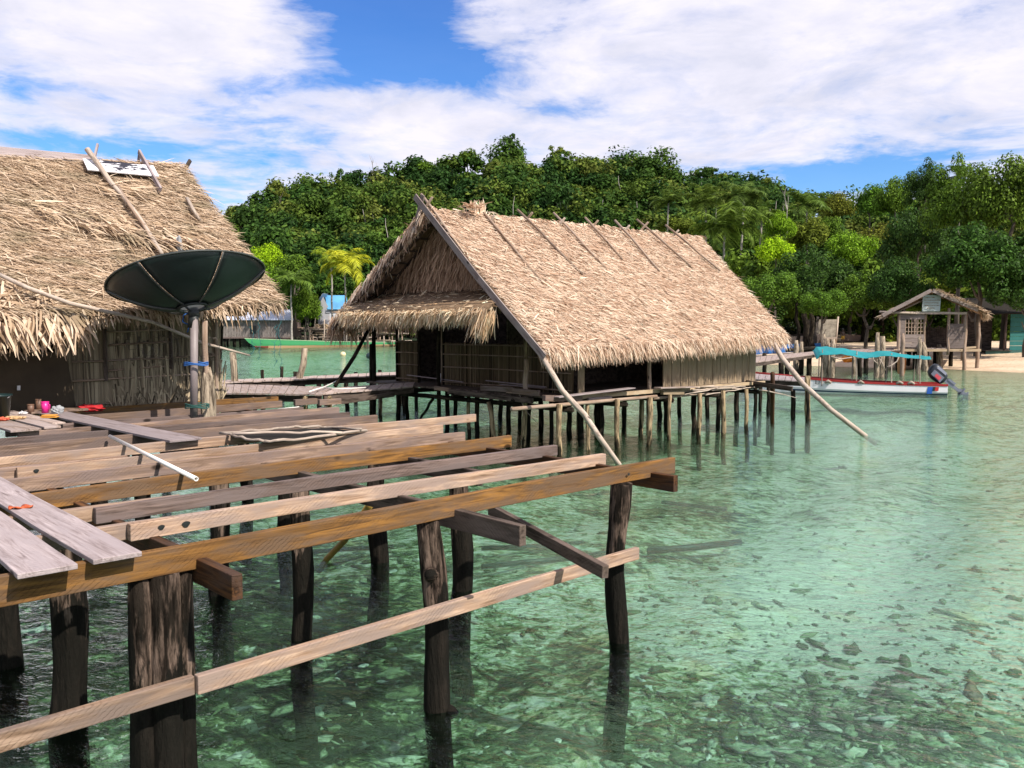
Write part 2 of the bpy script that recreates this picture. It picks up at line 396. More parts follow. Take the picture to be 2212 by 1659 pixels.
a = me.attributes.new('reef_shade', 'FLOAT', 'POINT'); a.data.foreach_set('value', reef_shade.ravel().astype(np.float32))
t = NT('seabed_floor'); pos = t.n('NewGeometry').outputs['Position']; rf = t.n('Attribute', attribute_name='reef_shade').outputs['Fac']
wv = t.n('VectorMath', {0: pos, 1: t.n('VectorMath', {0: t.n('TexNoise', {'Vector': pos, 'Scale': 3.5, 'Detail': 3.0}).outputs[1], 'Scale': .28}, operation='SCALE').outputs[0]}, operation='ADD').outputs[0]
wv = t.scale(wv, (1, 1, .3))
a1 = t.noise(wv, 1.0, 6, .66, .5); a2 = t.noise(t.scale(wv, (.8, 1.25, 1)), 5.0, 6, .72, .8); vo = t.n('TexVoronoi', {'Vector': wv, 'Scale': 7.5, 'Randomness': 1.0}); vc = t.n('SeparateColor', {0: vo.outputs['Color']}).outputs[0]
vo2 = t.n('TexVoronoi', {'Vector': wv, 'Scale': 18.0, 'Randomness': 1.0}); vc2 = t.n('SeparateColor', {0: vo2.outputs['Color']}).outputs[0]
f = t.math('ADD', t.math('MULTIPLY', a1, 1.5), t.math('MULTIPLY', a2, 2.3)); f = t.math('ADD', f, t.math('MULTIPLY', vc, .26)); f = t.math('ADD', f, t.math('MULTIPLY', vc2, .20))
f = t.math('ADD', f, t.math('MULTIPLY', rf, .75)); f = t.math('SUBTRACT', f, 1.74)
col = t.ramp(f, [(.10, (.88, .90, .80)), (.30, (.66, .74, .56)), (.44, (.36, .47, .26)), (.56, (.17, .24, .105)), (.74, (.045, .07, .035)), (1, (.012, .02, .012))])
col = t.mix(t.ramp(t.noise(wv, 1.1, 3), [(.55, 0), (.7, .5)]), col, t.mix(1.0, col, (1.25, .95, .5), 'MULTIPLY'))
sand = t.ramp(t.noise(pos, .5, 7, .65), [(.3, (.50, .36, .24)), (.6, (.68, .53, .38))])
sand = t.mix(t.ramp(t.noise(pos, 5, 5, .7), [(.52, 0), (.68, .6)]), sand, (.17, .115, .07))
zz = t.n('SeparateXYZ', {0: pos}).outputs[2]
col = t.mix(t.n('MapRange', {0: t.math('ADD', zz, t.math('MULTIPLY', a2, .15)), 1: -.45, 2: .05}).outputs[0], col, sand)
col = t.mix(t.n('MapRange', {0: zz, 1: -.03, 2: .12, 3: .45, 4: 0.0}).outputs[0], col, t.mix(1.0, col, (.5, .45, .35), 'MULTIPLY'))
col = t.mix(t.ramp(t.noise(pos, .12, 5), [(.5, 0), (.62, .8)]), col, t.mix(t.n('MapRange', {0: zz, 1: .95, 2: 1.1}).outputs[0], col, (.10, .09, .05)))
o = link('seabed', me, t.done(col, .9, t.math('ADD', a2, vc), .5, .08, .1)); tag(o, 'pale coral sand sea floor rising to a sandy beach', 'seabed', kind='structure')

# water: a closed body, tinted, with a rippled surface
WX, WY0, WY1 = 1500, -80, 2500
mb = MB().add([(-WX, WY0, 0), (WX, WY0, 0), (WX, WY1, 0), (-WX, WY1, 0), (-WX, WY0, -6), (WX, WY0, -6), (WX, WY1, -6), (-WX, WY1, -6)],
              [(0, 1, 2, 3), (7, 6, 5, 4), (0, 4, 5, 1), (1, 5, 6, 2), (2, 6, 7, 3), (3, 7, 4, 0)])
t = NT('sea_water'); pos = t.n('NewGeometry').outputs['Position']
def rot(vec, ang): return t.n('VectorRotate', {'Vector': vec, 'Axis': (0, 0, 1), 'Angle': ang}).outputs[0]
r1 = t.noise(t.scale(rot(pos, .45), (1.0, 2.1, 1)), 3.2, 4, .6, .6)
r2 = t.noise(t.scale(rot(pos, -.25), (1.0, 1.8, 1)), 8.5, 3, .55, .5)
r3 = t.noise(t.scale(rot(pos, .2), (1.0, 1.5, 1)), .9, 2, .5, .4)
hgt = t.math('ADD', t.math('ADD', t.math('MULTIPLY', r1, .55), t.math('MULTIPLY', r2, .18)), t.math('MULTIPLY', r3, .8))
bmp = t.n('Bump', {'Height': hgt, 'Strength': 1.0, 'Distance': .085}).outputs[0]
fr = t.n('Fresnel', {'IOR': 1.26, 'Normal': bmp}).outputs[0]
gl = t.n('BsdfGlossy', {'Color': (1, 1, 1, 1), 'Roughness': .05, 'Normal': bmp})
tr = t.n('BsdfTransparent', {'Color': (.73, 1.0, .93, 1)})
rfx = t.n('BsdfRefraction', {'Color': (.73, 1.0, .93, 1), 'IOR': 1.18, 'Roughness': 0.0, 'Normal': bmp})
body = t.n('MixShader', {0: .28, 1: tr.outputs[0], 2: rfx.outputs[0]})
ms = t.n('MixShader', {0: fr, 1: body.outputs[0], 2: gl.outputs[0]}); t.t.links.new(ms.outputs[0], t.out.inputs[0])
o = mb.build('water', t.m); tag(o, 'clear turquoise shallow sea with small ripples', 'water', kind='structure')

# rubble and coral lumps strewn over the near sea floor
ico = bmesh.new(); bmesh.ops.create_icosphere(ico, subdivisions=2, radius=1); ico.verts.ensure_lookup_table()
iv = np.array([v.co[:] for v in ico.verts]); if_ = np.array([[v.index for v in f.verts] for f in ico.faces]); ico.free()
NRK = 3600; rv, rf_ = [], []
for i in range(NRK):
    q = at(NR.uniform(-150, 2400), 985+735*NR.random()**.8, -.9); sz = .014+.075*NR.random()**3.2
    if math.sin(q.x*1.7+1)*math.sin(q.y*1.3+q.x*.6)+.35*math.sin(q.x*4+q.y*3) < NR.uniform(-.5, .5): q = at(NR.uniform(1300, 2100), 1480+240*NR.random(), -.9) if NR.random() < .25 else q; sz *= .6
    k = 1+.38*np.sin(iv@NR.normal(size=3)*4+NR.random()*6)+.32*np.sin(iv@NR.normal(size=3)*7)
    p_ = iv*k[:, None]*np.array([sz*NR.uniform(.8, 2.6), sz*NR.uniform(.5, 1.3), sz*NR.uniform(.2, .6)]); a_ = NR.random()*6.28
    p_ = np.stack([p_[:, 0]*math.cos(a_)-p_[:, 1]*math.sin(a_), p_[:, 0]*math.sin(a_)+p_[:, 1]*math.cos(a_), p_[:, 2]], 1)
    rv.append(p_+np.array([q.x, q.y, float(ground_z(q.x, q.y))+.01])); rf_.append(if_+i*len(iv))
t = NT('coral_rubble'); ri = t.n('NewGeometry').outputs['Random Per Island']; nz_ = t.noise(t.n('NewGeometry').outputs['Position'], 14, 5, .7)
c_ = t.ramp(ri, [(0, (.08, .11, .055)), (.35, (.17, .22, .11)), (.62, (.34, .42, .25)), (.82, (.58, .64, .46)), (.93, (.82, .84, .76)), (1, (.30, .17, .09))])
c_ = t.mix(t.ramp(nz_, [(.4, 0), (.65, .6)]), c_, t.mix(1.0, c_, (.35, .4, .3), 'MULTIPLY'))
me = npmesh('coral_rubble', np.concatenate(rv), np.concatenate(rf_)); me.polygons.foreach_set('use_smooth', [True]*len(me.polygons))
tag(link('coral_rubble', me, t.done(c_, .9, nz_, .6, .03, .1)), 'scattered coral rubble on the sea floor', 'coral', kind='stuff')

# wooded hill behind the bay
SKX = np.array([380, 470, 492, 510, 560, 610, 680, 735, 800, 850, 920, 1000, 1050, 1140, 1200, 1270, 1330, 1400, 1460, 1530, 1600, 1660, 1720, 1780, 1850, 1950, 2100, 2300, 2600])
SKY = np.array([705, 600, 470, 452, 436, 410, 408, 388, 380, 366, 352, 343, 334, 327, 326, 352, 358, 345, 376, 374, 398, 396, 420, 436, 440, 430, 420, 420, 420.])
def hill_z(x, y):
    x = np.asarray(x, float); y = np.asarray(y, float)
    xd = 1106+1850*x/np.maximum(y, 1); c = np.maximum(0, (705-np.interp(xd, SKX, SKY))*190/1850-2.1)
    tt = np.clip((y-128)/62, 0, 1.15); k = np.where(tt < 1, tt**.85, 1-(tt-1)*1.2)
    return .6+c*k
hx = np.linspace(-110, 190, 110); hy = np.linspace(122, 215, 40); X, Y = np.meshgrid(hx, hy); Z = hill_z(X, Y)
Z[0] -= 3; idx = np.arange(X.size).reshape(X.shape)
t = NT('hill_ground'); po = t.n('NewGeometry').outputs['Position']
hm = t.done(t.ramp(t.noise(po, .3, 6), [(.35, (.008, .016, .006)), (.7, (.016, .028, .01))]), .95)
o = link('hill', npmesh('hill', np.stack([X.ravel(), Y.ravel(), Z.ravel()], 1), np.stack([idx[:-1, :-1].ravel(), idx[:-1, 1:].ravel(), idx[1:, 1:].ravel(), idx[1:, :-1].ravel()], 1)), hm)
tag(o, 'steep jungle hill behind the bay', 'hill', kind='structure')

# ================================================================== FOLIAGE
def unit(n):
    d = NR.normal(size=(n, 3)); return d/np.linalg.norm(d, axis=1, keepdims=True)
def leaves(cen, rad, per, size, up=.45, shell=.45, flat=1.0, jag=.42):
    """leaf-sized folded diamonds scattered through clumps: centres (k,3), radii (k,)"""
    cen = np.repeat(np.asarray(cen, float), per, 0); rad = np.repeat(np.asarray(rad, float), per); n = len(cen)
    d = unit(n); r = rad*(NR.random(n)**shell)
    p = cen+d*r[:, None]*np.array([1, 1, flat])
    nm = d*.95+np.array([0, 0, up])+NR.normal(size=(n, 3))*jag; nm /= np.linalg.norm(nm, axis=1, keepdims=True)
    t = np.cross(nm, unit(n)); t /= np.maximum(1e-6, np.linalg.norm(t, axis=1, keepdims=True)); b = np.cross(nm, t)
    s = size*NR.uniform(.6, 1.35, n)[:, None]
    fold = nm*s*NR.uniform(-.05, .28, n)[:, None]
    Vv = np.stack([p-t*s, p+b*s*.55+fold, p+t*s, p-b*s*.55+fold], 1).reshape(-1, 3)
    return Vv, np.arange(4*n).reshape(n, 4)
def crown_proto(name, nclump, per, size, cr=(.26, .42), zs=.8, core=.75, seed=1, shell=.45):
    global NR
    keep = NR; NR = np.random.default_rng(seed)
    d = unit(nclump); d[:, 2] = np.abs(d[:, 2])*1.0-.25*NR.random(nclump)
    c = d*(core*NR.random(nclump)**.35)[:, None]*np.array([1, 1, zs]); r = NR.uniform(*cr, nclump)
    Vv, F = leaves(c, r, per, size, shell=shell)
    NR = keep
    return npmesh(name, Vv, F)
PR = {
    'far': [crown_proto('crown', 16, 110, .095, (.28, .5), .75, .7, 100+i) for i in range(4)],
    'airy': [crown_proto('crown', 15, 60, .075, (.14, .26), .8, .85, 140+i) for i in range(3)],
    'mid': [crown_proto('crown', 36, 170, .048, (.22, .38), .9, .8, 180+i, .28) for i in range(4)],
    'near': [crown_proto('crown', 58, 240, .031, (.15, .27), .95, .90, 220+i, .22) for i in range(3)],
}
for k in PR:
    for m in PR[k]: m.materials.append(M['gloss'] if k == 'near' else M['leaf'])
def trunk_mesh(seed, r=.06, bare=False):
    rr = random.Random(seed); mb = MB()
    pts = [Vector((rr.uniform(-.03, .03)*i, rr.uniform(-.03, .03)*i, -1+i*.24)) for i in range(5)]
    mb.tube(pts, [r*1.3, r, r*.85, r*.7, r*.45], 7, rough=.08, seed=seed)
    for k in range(6 if bare else 5):
        b = pts[2+k % 3]; a = rr.uniform(0, 6.28); L = rr.uniform(.2, .45); e = b+Vector((math.cos(a)*L*.8, math.sin(a)*L*.8, rr.uniform(.25, .5) if bare else rr.uniform(.08, .2)))
        m = b.lerp(e, .5)+Vector((0, 0, -.05)); mb.tube([b, m, e], [r*.5, r*.35, r*.14], 5, seed=seed+k)
        if bare:
            for q in range(3):
                e2 = e+Vector((rr.uniform(-.15, .15), rr.uniform(-.15, .15), rr.uniform(.02, .2))); mb.tube([m.lerp(e, .4+.2*q), e2], [r*.2, r*.08], 4, seed=q)
    me = bpy.data.meshes.new('trunk'); me.from_pydata(mb.v, [], mb.f); me.update(); me.materials.append(M['deadbark'] if bare else M['bark']); return me
TR = [trunk_mesh(i) for i in range(4)]
def tree(px, top, D, wpx, hpx, kind, colr, label, name='broadleaf_tree', group=None, base=None, squash=1.0, cat='tree'):
    """crown top sighted at (px, top), D metres away, crown wpx wide and hpx tall as seen"""
    k = D/FOC; rx = wpx*k/2; rz = hpx*k/2
    x = (px-1106)*k; zc = EYE+(705-top)*k-rz*.92
    gz = base if base is not None else float(max(ground_z(x, D), hill_z(x, D) if D > 126 else -9))
    gz = min(gz, zc-rz*.4)
    t = thing(name, (x, D, gz), label, cat, group)
    i = R.randrange(99)
    c = link('crown', PR[kind][i % len(PR[kind])], None, t); c.matrix_basis = Matrix.Translation((0, 0, zc-gz)) @ Matrix.Rotation(R.uniform(0, 6.28), 4, 'Z') @ Matrix.Diagonal((rx, rx*.95, rz*1.05, 1))
    c.color = (*[v*R.uniform(.92, 1.08) for v in colr], 1)
    h = link('trunk', TR[i % 4], None, t); hh = zc-gz
    h.matrix_basis = Matrix.Translation((0, 0, hh)) @ Matrix.Rotation(R.uniform(0, 6.28), 4, 'Z') @ Matrix.Diagonal((min(rx, 4.5)*.9, min(rx, 4.5)*.9, hh+.3, 1))
    return t
DK = (.046, .098, .018); MD = (.092, .172, .020); BR = (.18, .31, .022); YG = (.31, .48, .016); OL = (.145, .18, .026)

# the forest on the hill: one far mass of crowns
cs, rs = [], []
n = 0
while n < 900:
    xd = R.uniform(478, 2350); Yd = 127+R.random()**.8*66; x = (xd-1106)*Yd/1850
    if xd > 1700 and R.random() < .35: continue
    z = float(hill_z(x, Yd)); rr_ = R.choice((R.uniform(1.6, 2.6), R.uniform(2.2, 3.6), R.uniform(3.0, 4.8)))*(.75 if xd < 540 else 1)
    for q in range(6):
        d = unit(1)[0]; cs.append((x+d[0]*rr_*.75, Yd+d[1]*rr_*.75, z+rr_*.55+abs(d[2])*rr_*.7)); rs.append(rr_*R.uniform(.4, .62))
    n += 1
Vv, F = leaves(cs, rs, 95, .42, up=.5)
tint = np.repeat(np.repeat(NR.random(len(cs)//6), 6)+NR.normal(size=len(cs))*.06, 95)
tk = MB()
for _ in range(26):
    xd = R.uniform(560, 1900); Yd = 130+R.random()*55; x = (xd-1106)*Yd/1850; z = float(hill_z(x, Yd)); h_ = R.uniform(3.5, 6.5)
    tk.tube(wob((x, Yd-1.5, z), (x+R.uniform(-.9, .9), Yd-1.5, z+h_), 4, .2), [.13, .11, .10, .08, .05], 4, cap=False)
nF = len(F); F = np.concatenate([F, np.array(tk.f)+len(Vv)]); Vv = np.concatenate([Vv, np.array(tk.v)]); tint = np.concatenate([tint, np.zeros(len(tk.f))])
me = npmesh('hillside_forest', Vv, F, {'tint': tint})
t = NT('forest_leaves'); ri = t.n('NewGeometry').outputs['Random Per Island']; ti = t.n('Attribute', attribute_name='tint').outputs['Fac']
col = t.ramp(ti, [(0, (.022, .056, .013)), (.3, (.036, .080, .016)), (.6, (.060, .112, .018)), (.85, (.092, .14, .021)), (1, (.13, .16, .03))])
f = t.math('MULTIPLY_ADD', ri, 1.1, .5); col = t.mix(1.0, col, t.n('CombineColor', {0: f, 1: f, 2: f}).outputs[0], 'MULTIPLY')
o = link('hillside_forest', me, [t.done(col, .6, trans=.28, spec=.06), M['deadbark']]); _mi = np.zeros(len(F), np.int32); _mi[nF:] = 1; me.polygons.foreach_set('material_index', _mi); tag(o, 'dense dark green jungle covering the hill', 'forest', kind='stuff')

# scrub filling the ground under and behind the shore trees
def scrub(name, label, n, xr, Dr, zr, rr_, per, size, ramp_, seed):
    g = random.Random(seed); cs, rs = [], []
    for _ in range(n):
        Dd = g.uniform(*Dr); xd = g.uniform(*xr); x = (xd-1106)*Dd/1850; z0 = max(float(ground_z(x, Dd)), float(hill_z(x, Dd)) if Dd > 126 else -9)
        if shore_d(np.array([x]), np.array([Dd]))[0] < 3: continue
        zc = z0+zr[0]+(zr[1]-zr[0])*g.random()
        for q in range(4): cs.append((x+g.uniform(-1, 1)*rr_, Dd+g.uniform(-1, 1)*rr_, zc+g.uniform(-.5, .5)*rr_)); rs.append(rr_*g.uniform(.45, .75))
    Vv, F = leaves(cs, rs, per, size, up=.5); tn = np.repeat(np.repeat(NR.random(len(cs)//4), 4), per)
    t = NT(name+'_leaves'); ri = t.n('NewGeometry').outputs['Random Per Island']; ti = t.n('Attribute', attribute_name='tint').outputs['Fac']
    f = t.math('MULTIPLY_ADD', ri, 1.1, .5); c = t.mix(1.0, t.ramp(ti, ramp_), t.n('CombineColor', {0: f, 1: f, 2: f}).outputs[0], 'MULTIPLY')
    tag(link(name, npmesh(name, Vv, F, {'tint': tn}), t.done(c, .6, trans=.28, spec=.06)), label, 'undergrowth', kind='stuff')
RMP = [(0, (.024, .054, .012)), (.4, (.055, .105, .017)), (.75, (.11, .18, .021)), (1, (.16, .20, .028))]
scrub('undergrowth', 'dark green undergrowth behind the shore trees on the right', 330, (1500, 2330), (84, 124), (3.4, 8.0), 2.0, 95, .30, RMP, 5)
scrub('undergrowth', 'dark low scrub at the back of the beach behind the open hut', 120, (1880, 2330), (88, 104), (.2, 3.2), 1.6, 80, .28, RMP, 8)
scrub('undergrowth', 'green scrub along the left shore below the hill', 170, (470, 900), (129, 150), (.6, 6.5), 2.0, 95, .34, [(0, (.02, .05, .013)), (.5, (.045, .10, .018)), (1, (.09, .16, .022))], 6)

# trees one can tell apart on the skyline
HG = 'trees standing out on the hill crest'
for a in [
    (1103, 289, 188, 56, 62, 'airy', DK, 'tallest tree on the hill crest, airy crown sticking up above all others'),
    (736, 362, 188, 52, 70, 'airy', DK, 'slim dark tree rising from the left shoulder of the hill'),
    (1398, 338, 186, 88, 62, 'far', DK, 'wide flat crowned tree on the crest right of the tallest tree'),
    (1200, 318, 188, 70, 50, 'airy', OL, 'thin feathery crown on the hill top just right of the tallest tree'),
    (1012, 326, 188, 62, 60, 'far', MD, 'rounded tree on the crest left of the tallest tree'),
    (648, 402, 180, 92, 90, 'far', DK, 'dense round tree low on the left shoulder of the hill'),
    (545, 430, 172, 105, 110, 'far', DK, 'broad dark tree at the left end of the hill, against the sky'),
    (612, 408, 178, 40, 40, 'airy', OL, 'wispy tree top beside the dense round one on the left shoulder'),
    (918, 346, 188, 66, 55, 'far', MD, 'bushy tree on the rising crest above the near hut gable'),
    (1525, 362, 186, 70, 50, 'airy', DK, 'loose crown where the crest starts to fall to the right'),
    (1650, 382, 184, 34, 40, 'airy', OL, 'small feathery tree alone on the falling crest'),
    (1275, 340, 188, 50, 50, 'far', MD, 'small round tree on the crest right of the feathery crown'),
    (1455, 372, 186, 50, 42, 'far', MD, 'low round tree just right of the wide flat crown'),
    (520, 486, 168, 60, 90, 'far', MD, 'lowest tree at the left foot of the hill skyline, next to the house roof'),
]: tree(*a, name='jungle_tree', group=HG)
# a dead tree
x = (815-1106)*186/1850; zb = EYE+(705-450)*186/1850; zt = EYE+(705-348)*186/1850
t_ = thing('dead_tree', (x, 186, zb), 'bare pale dead tree on the left slope of the hill', 'tree')
h = link('trunk', trunk_mesh(77, .035, True), None, t_); h.matrix_basis = Matrix.Translation((0, 0, (zt-zb)*.72)) @ Matrix.Diagonal((4.2, 4.2, (zt-zb)*.75, 1))
for px, yb, yt, D, lab in [(1695, 500, 415, 100, 'bare forked pale tree between the palms and the right-hand woods'), (1060, 440, 380, 180, 'thin bare trunk showing on the hill under the tallest tree')]:
    x = (px-1106)*D/1850; zb = EYE+(705-yb)*D/1850; zt = EYE+(705-yt)*D/1850
    t_ = thing('dead_tree', (x, D, zb), lab, 'tree'); h = link('trunk', trunk_mesh(int(px), .03, True), None, t_)
    h.matrix_basis = Matrix.Translation((0, 0, (zt-zb)*.72)) @ Matrix.Diagonal(((zt-zb)*.5, (zt-zb)*.5, (zt-zb)*.8, 1))

# right-hand hillside and shore trees
for a in [
    (1800, 420, 118, 90, 90, 'mid', OL, 'olive tree at the left end of the right-hand wooded slope', 'broadleaf_tree'),
    (1872, 402, 112, 95, 110, 'mid', MD, 'round green tree on the right-hand slope skyline'),
    (1925, 384, 104, 100, 130, 'mid', MD, 'taller green tree on the right-hand slope skyline'),
    (1988, 355, 92, 105, 150, 'near', DK, 'dark tall tree standing behind the big shore trees'),
    (2065, 350, 70, 170, 250, 'near', MD, 'big dark broadleaf tree above the small open hut'),
    (2165, 332, 66, 210, 300, 'near', MD, 'largest broadleaf tree, at the right edge of the photo'),
    (1975, 440, 76, 150, 230, 'near', DK, 'dark broadleaf tree left of the big one above the open hut'),
    (2110, 490, 62, 240, 230, 'near', DK, 'dark leafy tree spreading low behind the open hut'),
    (2215, 540, 60, 190, 220, 'near', DK, 'dark leafy tree hanging over the teal house'),
    (1945, 560, 66, 150, 170, 'near', DK, 'dark shore tree between the grey screen and the open hut'),
    (2000, 640, 60, 120, 60, 'near', BR, 'low bright branch tree just left of the open hut roof'),
    (1835, 498, 88, 135, 130, 'near', BR, 'bright fresh green round tree above the shore trees'),
    (1672, 510, 80, 92, 96, 'mid', YG, 'yellow-green round tree beside the palms'),
    (1678, 458, 98, 70, 90, 'mid', BR, 'green rounded tree above the yellow-green one'),
    (1755, 540, 74, 210, 210, 'near', DK, 'wide dark tree on the shore behind the turquoise canopy'),
    (1660, 580, 72, 150, 140, 'near', MD, 'dark bushy tree next to the far eave of the near hut'),
    (1870, 590, 70, 150, 130, 'near', MD, 'medium green tree over the grey woven screen'),
    (1775, 620, 66, 120, 100, 'near', MD, 'low spreading tree hanging over the beached canoes'),
    (1560, 560, 96, 120, 120, 'mid', MD, 'green tree under the tall palm behind the hut roof'),
    (1460, 470, 130, 120, 60, 'mid', OL, 'olive brown tree right above the hut ridge'),
    (1740, 470, 100, 110, 110, 'mid', OL, 'olive tree between the bare forked tree and the right-hand slope'),
    (1600, 470, 110, 110, 120, 'mid', MD, 'leafy tree crowded among the palms'),
    (1900, 480, 90, 120, 120, 'mid', OL, 'olive tree behind the bright fresh green one'),
    (1790, 470, 104, 80, 90, 'mid', MD, 'small green tree left of the bright fresh green one'),
]: tree(*a[:8])
# left shore
for a in [
    (582, 526, 128, 84, 90, 'mid', YG, 'yellow-green tree on the left shore beside the house roof'),
    (560, 560, 122, 90, 120, 'mid', BR, 'light green bushy tree beneath the yellow-green one'),
    (640, 550, 124, 110, 110, 'mid', MD, 'green tree between the yellow-green one and the yellow palm'),
    (668, 640, 116, 60, 80, 'mid', BR, 'fresh green bush between the plank house and the grey shed'),
    (660, 620, 116, 80, 100, 'mid', MD, 'green bush behind the plank house roof'),
    (795, 600, 118, 90, 110, 'mid', MD, 'leafy tree overhanging the blue roofed shed'),
    (730, 500, 150, 140, 110, 'far', DK, 'dark tree on the slope above the yellow palm'),
    (600, 480, 150, 110, 100, 'far', DK, 'dark tree on the slope above the yellow-green tree'),
    (590, 640, 122, 70, 90, 'mid', OL, 'olive bush just right of the house roof edge'),
    (830, 640, 124, 120, 120, 'mid', MD, 'leafy tree behind the left side of the near hut'),
    (722, 600, 134, 80, 80, 'mid', BR, 'light green tree under the yellow palm'),
]: tree(*a)

def palm(px, cy, D, spread, colr, label, nf=17, droop=1.0, base=None, seed=0):
    rr = random.Random(seed); k = D/FOC; x = (px-1106)*k; zc = EYE+(705-cy)*k; L = spread*k/2
    gz = base if base is not None else float(max(ground_z(x, D), hill_z(x, D) if D > 126 else -9)); gz = min(gz, zc-2)
    t = thing('coconut_palm', (x, D, gz), label, 'palm tree', 'coconut palms')
    pole_obj('trunk', wob((x+rr.uniform(-.6, .6), D, gz), (x, D, zc), 6, .08, seed), [.17, .15, .14, .13, .12, .11, .13], M['deadbark'], t, 7)
    vs, fs = [], []
    for f in range(nf):
        a = 6.283*f/nf+rr.uniform(-.2, .2); e = rr.uniform(-.35, 1.25); dr = droop*rr.uniform(.7, 1.3); ll = L*rr.uniform(.85, 1.15)
        h = Vector((math.cos(a), math.sin(a), 0)); p = Vector((x, D, zc)); pts = []
        for i in range(13):
            s = i/12; ang = e-dr*1.5*s*s-.15*s
            pts.append(p.copy()); p = p+(h*math.cos(ang)+Vector((0, 0, math.sin(ang))))*ll/12
        side = h.cross(Vector((0, 0, 1)))
        for i in range(1, 13):
            dd = (pts[i]-pts[i-1])
            for q in range(3):
                b = pts[i-1]+dd*(q/3); w_ = ll*.30*math.sin(min(1, (i+q/3)/13*1.1+.12)*2.6)+.05
                for sg in (-1, 1):
                    tip = b+side*sg*w_*rr.uniform(.75, 1.05)+dd.normalized()*w_*.55+Vector((0, 0, -w_*rr.uniform(.25, .8)))
                    m = b.lerp(tip, .5)+Vector((0, 0, w_*.12)); wd = dd.normalized()*ll*.010
                    n0 = len(vs); vs += [b-wd, b+wd, m+wd*1.2, tip, m-wd*1.2]; fs.append((n0, n0+1, n0+2, n0+3, n0+4))
    me = bpy.data.meshes.new('crown'); me.from_pydata([tuple(v) for v in vs], [], fs); me.update()
    c = link('crown', me, M['frond'], t); c.color = (*colr, 1)
for i, a in enumerate([
    (1562, 492, 92, 190, (.13, .20, .03), 'largest palm, drooping fronds right behind the far end of the hut ridge'),
    (1600, 428, 104, 120, (.10, .16, .03), 'palm on the slope above the largest palm'),
    (1520, 440, 108, 110, (.12, .18, .03), 'palm above the middle of the hut ridge'),
    (1735, 445, 108, 110, (.11, .18, .03), 'palm left of the right-hand wooded slope'),
    (1440, 440, 128, 90, (.11, .17, .03), 'small distant palm over the hut ridge'),
    (1640, 470, 100, 100, (.12, .19, .03), 'palm just left of the rounded green tree'),
    (748, 572, 118, 130, (.42, .44, .03), 'yellow palm on the left shore above the grey shed'),
    (718, 556, 124, 90, (.24, .32, .03), 'green palm leaning next to the yellow palm'),
    (632, 612, 114, 120, (.13, .21, .035), 'dull green palm near the plank house'),
    (2062, 385, 100, 80, (.11, .17, .03), 'palm top peeping over the big dark tree'),
]): palm(*a, seed=i+3, droop=1.15 if i in (0, 6) else .9)
# ================================================================== THATCH
def blades(P0, A, B, n, lr, wr, ang, lift, depth=.06, seed=0, segs=2, droop=.25):
    """n dry leaf blades on the patch P0 + a*A + b*B (B runs down the slope); ang = (mean, spread) turn from straight down towards A"""
    g = np.random.default_rng(seed); P0, A, B = (np.array(q, float) for q in (P0, A, B))
    nrm = np.cross(A, B); nrm /= np.linalg.norm(nrm)
    if nrm[2] < 0: nrm = -nrm
    ah, bh = A/np.linalg.norm(A), B/np.linalg.norm(B)
    a, b = g.random(n), g.random(n)
    base = P0+a[:, None]*A+b[:, None]*B+nrm*(g.random(n)*depth)[:, None]
    th = g.normal(ang[0], ang[1], n)
    d = bh*np.cos(th)[:, None]+ah*np.sin(th)[:, None]+nrm*g.normal(lift, .10, n)[:, None]
    return _strip(g, base, d, nrm, n, lr, wr, segs, droop)
def _strip(g, base, d, nrm, n, lr, wr, segs, droop):
    d /= np.linalg.norm(d, axis=1, keepdims=True)
    nn = nrm+g.normal(0, .38, (n, 3)); sd_ = np.cross(d, nn); sd_ /= np.linalg.norm(sd_, axis=1, keepdims=True)
    L = g.uniform(*lr, n); Wd = g.uniform(*wr, n)
    rows = []; p = base.copy(); dd = d.copy()
    for i in range(segs+1):
        k = i/segs; ww = Wd*(.75+.5*k if k < .5 else (1.0-.85*(k-.5)*2))
        rows += [p-sd_*ww[:, None]/2, p+sd_*ww[:, None]/2]
        dd = dd+np.array([0, 0, -droop/segs])+g.normal(0, .09, (n, 3)); dd /= np.linalg.norm(dd, axis=1, keepdims=True)
        p = p+dd*(L/segs)[:, None]
    Vv = np.stack(rows, 1).reshape(-1, 3); k = 2*(segs+1); F = []
    i0 = np.arange(n)*k
    for i in range(segs): F.append(np.stack([i0+2*i, i0+2*i+1, i0+2*i+3, i0+2*i+2], 1))
    return Vv, np.concatenate(F)
def fringe(p0, p1, out, n, lr, wr, spread=.25, seed=0, down=1.0, thick=.1, segs=3, droop=.6):
    """leaf tips hanging over an edge"""
    g = np.random.default_rng(seed); p0, p1, out = (np.array(q, float) for q in (p0, p1, out))
    al = (p1-p0)/np.linalg.norm(p1-p0)
    base = p0+g.random(n)[:, None]*(p1-p0)+out*g.uniform(-.25, .1, n)[:, None]+np.array([0, 0, 1])*g.uniform(-thick, thick*.8, n)[:, None]
    d = out*g.normal(.55, .28, n)[:, None]+np.array([0, 0, -down])+al*g.normal(.12, spread, n)[:, None]
    lump = .75+.5*np.sin(base@al*3.1+seed)*np.sin(base@al*1.3)
    Vv, F = _strip(g, base, d, out+np.array([0, 0, .3]), n, lr, wr, segs, droop)
    return Vv, F
def merge(parts):
    vs, fs, n = [], [], 0
    for v, f in parts: vs.append(v); fs.append(f+n); n += len(v)
    return np.concatenate(vs), np.concatenate(fs)

